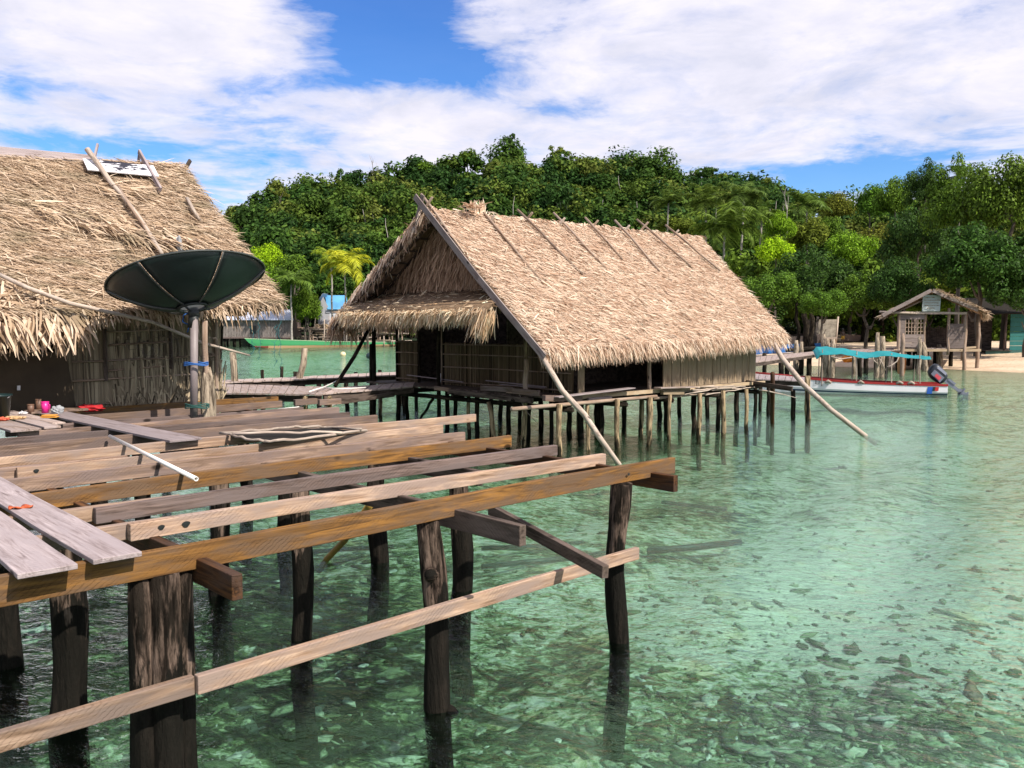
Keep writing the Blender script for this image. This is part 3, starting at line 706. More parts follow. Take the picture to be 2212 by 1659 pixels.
# ================================================================== FOREGROUND DECK FRAME
ZD = 1.56; JH = .15; JW = .055
deck = thing('deck_frame', G(3.9, 9.3, 0), 'unfinished open deck frame of sawn joists on dark log posts, in the foreground', 'deck frame')
joists = [  # v, u0, u1, material, end height shift
    (4.80, -1.6, 6.61, 'ochre'), (5.50, 1.87, 6.40, 'pale'), (5.56, -1.3, 2.6, 'pale'), (6.21, 1.88, 6.48, 'grey'), (6.275, -1.5, 2.5, 'pale'),
    (6.94, -1.5, 6.66, 'ochre'), (7.80, .2, 6.52, 'brown'), (8.46, 1.93, 6.72, 'pale'), (8.52, -1.2, 2.9, 'brown'), (9.20, 1.4, 7.92, 'pale'), (9.265, -1.2, 2.2, 'grey'),
    (10.04, 1.1, 6.81, 'brown'), (10.74, .2, 6.81, 'grey'), (11.28, 2.6, 6.95, 'brown'), (11.86, 2.6, 6.69, 'grey'), (12.98, 3.3, 6.93, 'brown'), (13.9, 3.0, 7.32, 'ochre')]
for i, (v, u0, u1, m) in enumerate(joists):
    dz = R.uniform(-.012, .006); tl = R.uniform(-.05, .05)
    hj = .152 if i == 0 else (.106 if v < 6.5 else .125 if v < 7.5 else .112)*R.uniform(.95, 1.06)
    beam('joist', G(u0, v+JW/2+tl*.5, ZD-hj/2+dz), G(u1, v+JW/2-tl*.5+(.2 if i == 5 else 0), ZD-hj/2+dz), JW*R.uniform(.9, 1.1), hj, M[m], deck, warp=.012, bevel=.005)
for u_, v_, z_, r_ in ((2.06, 5.498, ZD-.045, .016), (2.22, 5.498, ZD-.05, .02), (2.03, 6.208, ZD-.05, .018), (2.08, 8.458, ZD-.05, .017), (5.9, 4.798, ZD-.07, .012)):
    mb = MB(); c = G(u_, v_, z_); mb.add([c-V*.010]+[c-V*.009+U*(r_*1.3*math.cos(a)*(1+.2*math.sin(a*3)))+Vector((0, 0, r_*math.sin(a))) for a in np.linspace(0, 6.2832, 15)[:-1]], [(0, k+1, (k+1) % 14+1) for k in range(14)])
    mb.build('knot_hole', M['black'], deck, Matrix.Translation(c))
BZ = ZD-.098-.078
for u, v0, v1, m in [(2.02, 4.34, 13.6, 'redwood'), (3.95, 4.12, 13.8, 'darkwood'), (6.28, 4.55, 13.9, 'redwood'), (5.2, 6.0, 9.6, 'darkwood'), (.1, 4.6, 9.6, 'darkwood')]:
    beam('bearer', G(u, v0, BZ), G(u, v1, BZ), .065, .148, M[m], deck, warp=.008)
beam('cross_brace', at(1060, 1100, 1.12), at(1308, 1236, .98), .06, .10, M['darkwood'], deck)
RZ = .80
for u0, u1 in ((-1.6, 1.885), (1.89, 5.86)):
    beam('rail', G(u0, 4.60, RZ+.005), G(u1, 4.62+.03*(u1 > 3), RZ+(.02 if u1 > 3 else 0)), .05, .105, M['pale'], deck, warp=.006)
posts = [((5.80, 4.82), .095, (.0, -.0), 1.42, 3), ((3.80, 4.86), .098, (-.10, .02), 1.40, 5), ((1.74, 6.42), .125, (.02, 0), 1.41, 6), ((3.78, 6.80), .098, (0, 0), 1.41, 7),
         ((5.73, 6.92), .115, (-.02, .0), 1.41, 8), ((5.71, 8.45), .115, (0, 0), 1.41, 9), ((1.68, 7.9), .12, (0, 0), 1.41, 10), ((3.80, 8.55), .105, (0, 0), 1.41, 11),
         ((3.8, 10.75), .10, (0, 0), 1.40, 12), ((5.75, 10.8), .10, (0, 0), 1.40, 13), ((1.95, 9.9), .12, (0, 0), 1.40, 14), ((6.2, 12.9), .10, (0, 0), 1.4, 15), ((4.0, 12.9), .1, (0, 0), 1.4, 16), ((.1, 6.4), .12, (0, 0), 1.38, 17), ((.1, 4.88), .12, (0, 0), 1.38, 18), ((.1, 8.6), .12, (0, 0), 1.38, 19)]
for (u, v), r, (lu, lv), zt, sd_ in posts:
    pts = [G(u+lu*(1-k)*-1*0+lu*(k-.5), v+lv*(k-.5), -1.35+(zt+1.35)*k) for k in np.linspace(0, 1, 15)]
    rr = random.Random(sd_); pts = [p+U*.02*math.sin(i*.8+sd_)+V*.02*math.cos(i*.65+sd_*2) for i, p in enumerate(pts)]
    rad = [r*(1.05-.012*i+.05*math.sin(i*1.3+sd_)) for i in range(15)]
    if sd_ == 3: rad[-1] *= 1.12; rad[-2] *= 1.1
    o = pole_obj('post', pts, rad, M['post'], deck, 22, .035, .055, sd_)
# the knots of the leaning post
kp = deck
mb = MB()
for z, a, L in ((1.02, -.9, .035), (-.02, .35, .07)):
    c = G(3.80-.10*((z+1.35)/2.75-.5), 4.86, z); d = U*math.sin(a)-V*math.cos(a)
    MB().tube([c+d*.06, c+d*(.095+L*.4), c+d*(.095+L)], [.055, .045, .018], 10, rough=.12, seed=3).build('knot', M['post'], deck, Matrix.Translation(c), True)

# the big corner post: three logs grown together
for du, dv, r, sd_ in ((-.12, .02, .078, 31), (-.01, -.01, .102, 32), (.10, .03, .080, 33), (.16, .2, .07, 34)):
    pts = [G(1.82+du+.02*(k-.5), 4.86+dv, -1.35+(1.405+1.35)*k) for k in np.linspace(0, 1, 15)]
    pole_obj('post', pts, [r*(1.06-.01*i+.04*math.sin(i*1.7+sd_)) for i in range(15)], M['post'], deck, 24, .035, .07, sd_)
# crossing braces and rafters of the old floor seen under the joists
for p0, p1 in (((1150, 985), (1010, 950)), ):
    pass

def plank(name, u0, u1, v0, v1, z, mat, label, group=None, tilt=0.0, skew=0.0, th=.028, cat='plank'):
    a = G((u0+u1)/2-skew/2, v0, z); b = G((u0+u1)/2+skew/2, v1, z+tilt)
    o = beam(name, a, b, abs(u1-u0), th, M[mat], bevel=.004, warp=.004)
    return tag(o, label, cat, group)
plank('loose_plank', 1.40, 1.655, 4.685, 8.1, ZD+.018, 'plank', 'broad grey plank on the nearest joists with an orange scrap on it', 'planks laid on the joists')
plank('loose_plank', 1.06, 1.335, 4.645, 7.4, ZD+.018, 'plank', 'broad grey plank at the left edge, beside the one with the orange scrap', 'planks laid on the joists', skew=.03)
plank('loose_plank', 3.40, 3.76, 9.10, 13.6, ZD+.018, 'plank', 'long plank reaching from under the cups at the wall towards the white pipe', 'planks laid on the joists', skew=-.25)
plank('loose_plank', 2.83, 3.02, 11.3, 13.8, ZD+.02, 'deck', 'short grey plank below the black bucket, nearer its pair\'s broken end', 'planks laid on the joists', skew=-.1)
plank('loose_plank', 3.04, 3.20, 11.75, 13.9, ZD+.018, 'deck', 'narrow grey plank beside the long plank with the cups', 'planks laid on the joists', skew=-.1)
plank('loose_plank', 2.45, 2.78, 11.2, 13.9, ZD+.018, 'deck', 'grey plank under the food scraps at the left edge', 'planks laid on the joists', skew=-.1)
plank('loose_plank', 3.2, 3.95, 13.15, 13.5, ZD+.045, 'brown', 'short plank lying along the foot of the wall behind the cups', 'planks laid on the joists')

# small belongings on the planks
def lathe(mb, c, prof, n=20, mi=0):
    c = Vector(c); vs = []; k = len(prof)
    for r, z in prof:
        for i in range(n): vs.append(c+Vector((r*math.cos(6.2832*i/n), r*math.sin(6.2832*i/n), z)))
    fs = [(a*n+i, a*n+(i+1) % n, (a+1)*n+(i+1) % n, (a+1)*n+i) for a in range(k-1) for i in range(n)]
    return mb.add(vs, fs, mi)
zt = ZD+.034
p = at(424, 1036, ZD+.02); q = at(237, 943, ZD+.02)
mb = MB(); d_ = (q-p).normalized(); sdv = d_.cross(Vector((0, 0, 1)))
rings = []
for c, r in ((q, .019), (p, .019), (p, .014), (p+d_*.25, .013)):
    rings += [c+Vector((0, 0, .005))+(sdv*math.cos(6.2832*i/16)+Vector((0, 0, 1))*math.sin(6.2832*i/16))*r for i in range(16)]
mb.add(rings, [(a*16+i, a*16+(i+1) % 16, (a+1)*16+(i+1) % 16, (a+1)*16+i) for a in range(3) for i in range(16)]+[tuple(range(16))[::-1]])
o = mb.build('plastic_pipe', M['pvc'], None, Matrix.Translation(p), True); tag(o, 'white plastic pipe lying across the joists', 'pipe')
# bent orange scrap
c = at(45, 1097, ZD+.035); mb = MB(); vs = []
for i in range(13):
    s = i/12; x = (s-.5)*.14; y = .018*math.sin(s*12.5); wv_ = .022*(.45+.9*abs(math.sin(s*6.28)))
    for k in (-1, 1): vs.append(c+U*x*.75+Vector((1, 0, 0))*x*.3+V*(y+k*wv_)+Vector((0, 0, .008+.01*math.sin(s*9+k))))
mb.add(vs, [(2*i, 2*i+2, 2*i+3, 2*i+1) for i in range(12)])
o = mb.build('orange_scrap', plain('rusty_orange', (.50, .10, .03), .6), None, Matrix.Translation(c), True); sm_ = o.modifiers.new('thickness', 'SOLIDIFY'); sm_.thickness = .008
tag(o, 'small wavy orange scrap lying on the plank', 'scrap')
# black bucket, cups, jar, bags
mats = dict(bucket=plain('bucket_plastic', (.012, .028, .028), .35), pink=plain('pink_plastic', (.75, .03, .26), .35), brownp=plain('rusty_tin', (.16, .09, .06), .5), ywl=plain('yellow_packet', (.75, .36, .06), .4),
            glass=plain('cloudy_plastic', (.36, .37, .38), .25, .6), red=plain('red_cloth', (.42, .015, .02), .8), tanp=plain('food_tan', (.62, .42, .22), .7, var=.6, scale=40), redp=plain('food_red', (.6, .12, .06), .6, var=.5, scale=40))
b = at(-6, 906, zt); t = thing('bucket', b, 'black plastic bucket at the left edge, on the planks', 'bucket')
lathe(MB(), b, [(.001, .004), (.135, .004), (.17, .30), (.185, .30), (.185, .325), (.165, .325), (.13, .03), (.001, .03)], 28).build('body', mats['bucket'], t, Matrix.Translation(b), True)
MB().tube([b+Vector((-.18*math.cos(a), -.18*math.sin(a)*.4, .31-.06*math.sin(a))) for a in np.linspace(0, math.pi, 13)], .006, 6).build('handle', M['white'], t, Matrix.Translation(b), True)
def cup(px, py, r, h, m, name, label, cat, handle=False, taper=1.12):
    c = at(px, py, zt); t = thing(name, c, label, cat, 'belongings on the planks by the wall')
    lathe(MB(), c, [(.001, .002), (r, .002), (r*taper, h), (r*(taper-.09), h), (r*.9, .01), (.001, .01)], 20).build('body', mats[m], t, Matrix.Translation(c), True)
    lathe(MB(), c, [(r*taper, h-.012), (r*taper+.006, h-.006), (r*taper, h+.003), (r*(taper-.08), h)], 20).build('rim', mats[m], t, Matrix.Translation(c), True)
    if handle: MB().tube([c+Vector((r*1.05, -.01, h*.82)), c+Vector((r*1.6, -.01, h*.75)), c+Vector((r*1.5, -.01, h*.35)), c+Vector((r, -.01, h*.28))], .006, 6).build('handle', mats[m], t, Matrix.Translation(c), True)
cup(98, 892, .045, .155, 'pink', 'cup', 'bright pink plastic cup on the planks by the wall', 'cup', True)
cup(67, 893, .042, .125, 'brownp', 'tin', 'rusty brown tin left of the pink cup', 'tin', taper=1.0)
cup(84, 888, .04, .17, 'brownp', 'jar', 'taller speckled jar standing behind the pink cup', 'jar', taper=.98)
def lump(px, py, dims, m, name, label, cat, seed, z=zt, sub=3):
    c = at(px, py, z); bm = bmesh.new(); bmesh.ops.create_icosphere(bm, subdivisions=sub, radius=1); rr = random.Random(seed)
    ph = [rr.uniform(0, 6) for _ in range(6)]
    for v in bm.verts:
        n = v.co.copy(); k = 1+.22*math.sin(n.x*5+ph[0])*math.sin(n.y*6+ph[1])+.14*math.sin(n.z*9+ph[2]+n.x*7)+.06*rr.uniform(-1, 1)
        v.co = Vector((n.x*dims[0]*k, n.y*dims[1]*k, max(0, (n.z+.75)*dims[2]*k)))
    me = bpy.data.meshes.new(name); bm.to_mesh(me); bm.free()
    return tag(link(name, me, mats.get(m) or M[m], None, Matrix.Translation(c)), label, cat, 'belongings on the planks by the wall')
lump(124, 893, (.085, .06, .055), 'glass', 'plastic_bag', 'crumpled clear plastic bag right of the pink cup', 'bag', 1)
lump(50, 895, (.06, .04, .022), 'white', 'paper_scrap', 'crumpled white paper left of the brown tin', 'paper', 2)
lump(195, 889, (.20, .08, .055), 'red', 'red_cloth', 'crumpled dark red cloth at the foot of the reed wall', 'cloth', 3, ZD)
lump(30, 906, (.14, .08, .025), 'tanp', 'food_scraps', 'pale food scraps on the plank below the bucket', 'food', 4)
lump(4, 909, (.08, .06, .025), 'redp', 'food_scraps', 'reddish food scraps at the left edge of the planks', 'food', 5)
c = at(108, 902, zt)
for k, lab in ((0, 'lower yellow packet in front of the pink cup'), (1, 'upper yellow packet lying on another in front of the pink cup')):
    o = MB().quadbox([c+Vector((x*(1-.18*k), y, .018+.022*k+.004*math.sin(x*30))) for x, y in ((-.105, -.05), (.115, -.06), (.10, .05), (-.09, .05))], .014).build('packet', mats['ywl'], None, Matrix.Translation(c), bevel=.005)
    tag(o, lab, 'packet', 'belongings on the planks by the wall')
# drying net on crooked sticks
nt = thing('net_frame', G(4.8, 8.6, ZD), 'black net stretched between crooked sticks lying on the joists', 'net')
pA, pB, pC, pD = at(476, 934, ZD+.02), at(574, 954, ZD+.02), at(792, 930, ZD+.02), at(700, 922, ZD+.02)
for pts in ([pA, at(520, 946, ZD+.03), pB], [pB, at(610, 952, ZD+.03), at(700, 942, ZD+.03), pC], [pA, at(560, 930, ZD+.03), at(640, 923, ZD+.03), pD, at(780, 927, ZD+.05)], [at(500, 937, ZD+.04), at(650, 935, ZD+.05), at(740, 935, ZD+.05)]):
    pp = []
    for i in range(len(pts)-1):
        for k in range(4): pp.append(pts[i].lerp(pts[i+1], k/4)+Vector((R.uniform(-.015, .015), R.uniform(-.015, .015), R.uniform(-.01, .012))))
    pp.append(pts[-1]); pole_obj('stick', pp, [.016]*len(pp), M['bleached'], nt, 7, .15)
mb = MB(); NQ = 14
q4 = [pA, pB, pC, pD]; vs = []
for i in range(NQ+1):
    for j in range(NQ+1):
        s, r_ = i/NQ, j/NQ; vs.append(q4[0].lerp(q4[1], r_).lerp(q4[3].lerp(q4[2], r_), s)+Vector((0, 0, -.012+.006*math.sin(s*14+r_*4)*math.sin(r_*3.1))))
mb.add(vs, [(i*(NQ+1)+j, (i+1)*(NQ+1)+j, (i+1)*(NQ+1)+j+1, i*(NQ+1)+j+1) for i in range(NQ) for j in range(NQ)]).build('net', plain('black_net', (.022, .020, .018), .9, .1), nt, Matrix.Translation(pA), True)

# ================================================================== SATELLITE DISH
hub = at(416, 664, d=12.0); base = at(418, 895, ZD); base.z = ZD-.2
ds = thing('satellite_dish', Vector((hub.x, hub.y, ZD-.2)), 'large black satellite dish tilted on a grey pole, in front of the left house', 'satellite dish')
ax = Vector((-.2457, .228, 1)).normalized(); DX = ax.orthogonal().normalized(); DX = (Vector((1, 0, 0))-ax*ax.x).normalized(); DY = ax.cross(DX)
RD, dep = 1.06, .42
def dpt(r, a, o=0): return hub+ax*(dep*(r/RD)**2+o)+(DX*math.cos(a)+DY*math.sin(a))*r
dm = plain('dish_mesh_black', (.016, .026, .026), .45, .5, var=.4, scale=3); dr = plain('dish_rib_grey', (.085, .085, .08), .5)
A0 = .28
for k in range(6):
    mb = MB(); vs = []; nr, na = 9, 10
    for i in range(nr+1):
        for j in range(na+1):
            r = .17+(RD-.17)*i/nr; a = A0+k*1.0472+.012+(1.0472-.024)*j/na; vs.append(dpt(r, a, .012*math.sin(math.pi*j/na)*(i/nr)))
    mb.add(vs, [(i*(na+1)+j, i*(na+1)+j+1, (i+1)*(na+1)+j+1, (i+1)*(na+1)+j) for i in range(nr) for j in range(na)])
    o = mb.build('dish_panel', dm, ds, Matrix.Translation(hub), True); q = o.modifiers.new('thickness', 'SOLIDIFY'); q.thickness = .008
    MB().tube([dpt(.17+(RD-.17)*i/8, A0+k*1.0472, -.014) for i in range(9)], .011, 6).build('rib', dr, ds, Matrix.Translation(hub), True)
mb = MB(); mb.tube([dpt(RD, 6.2832*i/60, -.004) for i in range(61)], .013, 6, cap=False); mb.build('rim', plain('dish_rim', (.05, .055, .05), .5), ds, Matrix.Translation(hub), True)
mb = MB(); mb.tube([dpt(.19, 6.2832*i/30, -.02) for i in range(31)], .022, 8, cap=False)
for k in range(3): mb.tube([dpt(.19, k*2.1+.3, -.03), hub-ax*.09], .016, 6)
mb.tube([hub-ax*.02, hub-ax*.14], .075, 14); mb.build('hub', M['black'], ds, Matrix.Translation(hub), True)
mb = MB(); mb.tube([base, hub-ax*.13], .052, 16)
mb.build('pole', plain('grey_steel_pole', (.24, .20, .195), .5, .4, dirt=(.12, .09, .08), scale=3), ds, Matrix.Translation(base), True)
MB().tube([hub-Vector((0, 0, .28)), hub-ax*.10], .07, 14).build('collar', M['black'], ds, Matrix.Translation(hub), True)
rope = plain('blue_rope', (.03, .12, .36), .7)
sp = at(446, 893, ZD); 
for z, n_, m_ in ((2.26, 3, rope), (1.66, 4, plain('green_rope', (.03, .10, .085), .8))):
    mb = MB(); cc = Vector(((base.x*.55+sp.x*.45), base.y-.02, 0))
    for i in range(n_):
        zz_ = z+i*.016; mb.tube([cc+Vector((.165*math.cos(a), .12*math.sin(a), zz_+.01*math.sin(a*3+i))) for a in np.linspace(0, 6.2832, 22)], .008, 5, cap=False)
    mb.build('rope_tie', m_, ds, Matrix.Translation(base), True)
cb = []; 
for i in range(40):
    a = i*.9; z = 2.72+.0135*i; cb.append(Vector((base.x-.055+.05*math.sin(i*.35), base.y-.05+.04*math.cos(a), z)))
MB().tube(cb, .009, 5).build('cable', rope, ds, Matrix.Translation(base), True)
s0 = Vector((sp.x, sp.y+.05, .9))
o = pole_obj('stump_post', [s0+Vector((.01*math.sin(k*3), 0, (2.22-.9)*k)) for k in np.linspace(0, 1, 9)], [.115, .115, .112, .11, .105, .105, .10, .085, .05], M['stump'], None, 18, .05, .07, 9)
tag(o, 'thick weathered log post roped to the dish pole', 'post')
o = pole_obj('stick_post', wob((sp.x+.02, sp.y+.02, 1.2), (sp.x+.0, sp.y+.02, 2.88), 5, .012, 4), .04, M['pole'], None, 9, .06, seed=4)
tag(o, 'thin upright stick roped behind the dish pole', 'stick')

def on_roof(px, py, e0, e1, r0, lift=.08):
    n = (e1-e0).cross(r0-e0).normalized(); n = n if n.z > 0 else -n
    r = ray(px, py); o_ = Vector((0, 0, EYE)); tt = (e0+n*lift-o_).dot(n)/r.dot(n); return o_+r*tt

# ================================================================== LEFT HOUSE
HV = 14.15
house = thing('thatched_house', G(3.5, 16, 0), 'big old thatched house at the left edge with reed wall', 'house')
UL = -2.6
e0, e1 = G(UL, 12.95, 2.62), G(6.92, 13.0, 3.17); r0, r1 = G(UL, 16.3, 5.18), G(6.62, 16.3, 5.86)
A_, B_ = np.array(r1-r0), np.array(e1-r1)
parts = []
mb = MB().quadbox([e0, e1, r1, r0], .14); b0, b1 = G(UL, 19.6, 2.7), G(6.95, 19.6, 3.0); mb.quadbox([r0, r1, b1, b0], .14)
# ruled surface: split in strips along u so that the eave and ridge lines keep their own slopes
for k in range(8):
    a0, a1 = k/8, (k+1)/8
    P = r0.lerp(r1, a0); Q = r0.lerp(r1, a1); E0 = e0.lerp(e1, a0)
    parts.append(blades(P, Q-P, E0-P, 10500, (.09, .28), (.005, .015), (1.12, .32), .07, .07, 500+k))
    parts.append(blades(P, Q-P, E0-P, 300, (.2, .45), (.010, .024), (.95, .5), .13, .10, 540+k, 3))
_n = (e1-e0).cross(r0-e0).normalized(); _n = _n if _n.z > 0 else -_n
for px, py, wu, n_, sd2 in ((150, 470, .9, 90, 1), (240, 500, 1.1, 150, 2), (320, 480, .7, 60, 3), (60, 440, .8, 50, 4), (200, 400, .6, 40, 6)):
    c0 = on_roof(px, py, e0, e1, r0.lerp(r1, .5), .10); parts.append(blades(c0, Vector(r1-r0).normalized()*wu, (e1-r1).normalized()*.35, n_, (.25, .6), (.012, .035), (.45+.1*sd2, .35), .16, .10, 620+sd2, 3))
vs_, fs_ = [np.array(mb.v)], [np.array([f for f in mb.f])]
parts.append(fringe(e0, G(1.5, 12.95, 2.83), -V, 900, (.3, .62), (.035, .06), .35, 601, .75, .16))
parts.append(fringe(G(1.5, 12.95, 2.80), G(3.9, 12.96, 2.95), -V, 620, (.25, .52), (.03, .055), .4, 602, .8, .14))
parts.append(fringe(G(3.7, 12.96, 2.95), e1, -V, 800, (.08, .22), (.012, .026), .35, 603, .8, .08))
parts.append(fringe(G(4.6, 13.1, 2.98), G(6.6, 13.1, 3.08), -V, 60, (.2, .38), (.015, .035), .3, 605, 1.0, .06))
parts.append(fringe(e1, r1, U, 900, (.1, .3), (.015, .03), .5, 604, .5, .12, 2))
# shaggy upper lip where the awning leaves curl at the left
parts.append(blades(G(UL, 12.95, 2.80), G(3.6, 13, 2.98)-G(UL, 12.95, 2.80), (e0-r0)*.10*-1, 1500, (.2, .42), (.02, .04), (.45, .5), .2, .12, 610, 3, .9))
Vv, F = merge(parts); n0 = len(Vv)
Vv = np.concatenate([Vv, np.array(mb.v)]); F = np.concatenate([F, np.array(mb.f)+n0])
me = npmesh('thatch_roof', Vv, F); o = link('thatch_roof', me, [M['oldthatch'], M['underthatch']], house)
mi = np.zeros(len(F), np.int32); mi[-len(mb.f):] = 1; me.polygons.foreach_set('material_index', mi)
rdv = (r1-r0).normalized(); nrmv = (e1-r1).normalized()
# ridge boards, white painted board, poles
for a, b, w_, m in ((at_v(-60, 322, 16.2), at_v(200, 345, 16.15), .16, 'plank'), ):
    beam('ridge_board', a, b, .03, w_, M[m], house, up=Vector((0, 0, 1)))
tb = NT('flaked_paint_board'); tc = tb.n('TexCoord').outputs['Object']
pn = tb.noise(tb.scale(tc, (1, 1, 3.0)), 4.2, 7, .68, .4)
gx_ = tb.n('SeparateXYZ', {0: tc}); dd_ = tb.math('ADD', tb.math('MULTIPLY', tb.math('ABSOLUTE', tb.math('SUBTRACT', gx_.outputs[0], .05)), -.32), tb.math('MULTIPLY', gx_.outputs[2], .5))
pmat = tb.done(tb.mix(tb.ramp(tb.math('ADD', pn, dd_), [(.435, 0), (.47, 1)]), (.78, .76, .78), (.022, .022, .032)), .5)

def rp(px, py, v): return at_v(px, py, v)
K = lambda x, y, l=.19: on_roof(x, y, e0, e1, r0.lerp(r1, .5), l)
beam('painted_board', K(184, 355, .2), K(337, 370, .2), .02, .36, pmat, house, up=-nrmv, bevel=0)
top = rp(188, 322, 15.95)
pole_obj('roof_pole', [top, K(215, 358, .24), K(240, 395), K(262, 420), K(300, 470), K(322, 505), K(350, 548)], [.045, .045, .042, .04, .042, .038, .03], M['bleached'], house, 9, .12)
pole_obj('roof_pole', [K(255, 400, .22), K(280, 445, .21), K(312, 490, .22), K(340, 540, .2)], [.018, .025, .022, .015], M['pole'], house, 7, .2)
pole_obj('roof_pole', [K(315, 492, .12), K(330, 515, .16), K(345, 535, .1)], [.012, .016, .01], M['pole'], house, 6, .2)
beam('roof_pole', rp(211, 312, 16.5), rp(203, 345, 16.2), .035, .06, M['plank'], house)
beam('roof_pole', rp(300, 327, 16.3), K(347, 410), .04, .09, M['plank'], house)
beam('roof_pole', rp(302, 326, 16.4), rp(299, 352, 16.3), .035, .08, M['plank'], house)
beam('roof_pole', rp(411, 346, 16.5), rp(393, 378, 16.4), .04, .07, M['darkwood'], house)
beam('roof_pole', rp(386, 378, 16.3), rp(415, 386, 16.4), .05, .07, M['darkwood'], house)
pole_obj('roof_pole', [K(404, 428), K(420, 458), K(440, 488, .03)], [.032, .03, .025], M['bleached'], house, 8, .1)
# end gable filled with thatch, floor, side wall
MB().add([G(6.35, 13.3, 3.0), G(6.35, 19.3, 3.0), G(6.35, 16.3, 5.7)], [(0, 1, 2)]).build('gable', M['underthatch'], house)
MB().quadbox([G(6.35, HV, 1.4), G(6.35, 19, 1.4), G(6.35, 19, 3.0), G(6.35, HV, 3.0)], .05).build('side_wall', M['reed'], house)
MB().quadbox([G(UL, HV-.1, 1.40), G(6.4, HV-.1, 1.40), G(6.4, 19, 1.40), G(UL, 19, 1.40)], .06).build('floor', M['darkwood'], house)
# reed wall: upright strips, horizontal battens
def reeds(u0, u1, z0, z1, v, n, wr, seed, shag=0.0, jz=.05):
    g = np.random.default_rng(seed); uu = g.uniform(u0, u1, n); za = z0+g.uniform(-jz, jz, n); zb = z1+g.uniform(-jz, jz, n)*1.5
    if shag: zb = np.where(g.random(n) < .6, z0+(z1-z0)*g.uniform(.15, 1.0, n), zb)
    ww = g.uniform(*wr, n); off = g.uniform(0, .03, n)+shag*g.random(n)*.05; le = g.normal(0, .03+shag*.05, n); tw = g.normal(0, .4, n)
    Uv, Vn = np.array(U), np.array(V); Vs = []
    for z, k in ((za, 0), (zb, 1)):
        for s in (-.5, .5):
            Vs.append((uu+le*k+ww*s)[:, None]*Uv+(v-off-ww*s*tw*(1 if k == 0 else .5))[:, None]*Vn+z[:, None]*np.array([0, 0, 1.]))
    Vv = np.stack([Vs[0], Vs[1], Vs[3], Vs[2]], 1).reshape(-1, 3); return Vv, np.arange(4*n).reshape(n, 4)
parts = [reeds(3.95, 6.36, 1.5, 2.95, HV-.02, 420, (.02, .045), 701), reeds(4.65, 6.36, 1.50, 2.25, HV-.05, 420, (.012, .035), 702, 1.0), reeds(4.6, 6.36, 1.48, 1.75, HV-.08, 260, (.012, .03), 703, 1.0), reeds(4.6, 6.36, 1.9, 2.6, HV-.04, 160, (.02, .05), 704, .6)]
Vv, F = merge(parts); bx = MB().quadbox([G(3.9, HV, 1.45), G(6.36, HV, 1.45), G(6.36, HV, 3.0), G(3.9, HV, 3.0)], .03); n0 = len(Vv)
w_ = link('reed_wall', npmesh('reed_wall', np.concatenate([Vv, np.array(bx.v)]), np.concatenate([F, np.array(bx.f)+n0])), M['reed'], house)
for z, u0, u1 in ((1.60, 4.03, 6.36), (1.98, 4.0, 6.36), (2.27, 4.0, 6.3), (2.52, 4.55, 5.5), (2.72, 4.5, 5.5), (2.12, 4.5, 5.5)):
    pole_obj('batten', wob(G(u0, HV-.10, z-.01), G(u1, HV-.10, z+.03), 7, .01), .016, M['pole'], w_, 6, .1)
for u, z0, z1 in ((4.48, 1.95, 2.9), (5.5, 2.1, 2.9)): beam('batten', G(u, HV-.11, z0), G(u, HV-.11, z1), .05, .04, M['darkwood'], w_)
MB().quadbox([G(1.5, HV-.03, 1.48), G(4.06, HV-.06, 1.48), G(3.92, HV-.10, 2.42), G(1.5, HV-.12, 2.42)], .02).build('brown_panel', plain('brown_sheet', (.085, .062, .042), .8, .15, var=.35, scale=1.5), house)
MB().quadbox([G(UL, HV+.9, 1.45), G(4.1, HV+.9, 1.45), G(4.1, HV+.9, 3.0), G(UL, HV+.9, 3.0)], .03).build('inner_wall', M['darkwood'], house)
pole_obj('corner_post', wob(at(466, 872, 1.3), G(6.38, HV-.08, 3.05), 6, .012, 6), .055, M['darkstilt'], house, 10, .08)
pole_obj('corner_post', wob(G(6.28, HV-.1, 1.0), G(6.27, HV-.1, 3.0), 6, .015, 7), .035, M['pole'], house, 8, .08)
beam('eave_beam', G(UL, 13.7, 2.86), G(6.6, 13.75, 3.02), .07, .10, M['darkwood'], house)
for u, v in ((6.3, 14.3), (4.4, 14.4), (2.4, 14.4), (6.3, 16.5), (4.4, 16.5), (6.3, 18.7)):
    pole_obj('stilt', wob(G(u, v, -1.3), G(u, v, 1.38), 5, .02), .09, M['post'], house, 10, .06, .05)
for u in (2.4, -.2): beam('wall_post', G(u, HV-.02, 1.4), G(u, HV-.02, 2.9), .08, .08, M['darkwood'], house)
# white switch plate and clips under the eave
MB().box(at_v(42, 848-0, HV-.13), (.05, .02, .07)) if False else None
o = MB().quadbox([at_v(37, 843, HV-.13), at_v(44, 843, HV-.13), at_v(44, 833, HV-.13), at_v(37, 833, HV-.13)], .01).build('switch_plate', M['white'], house)
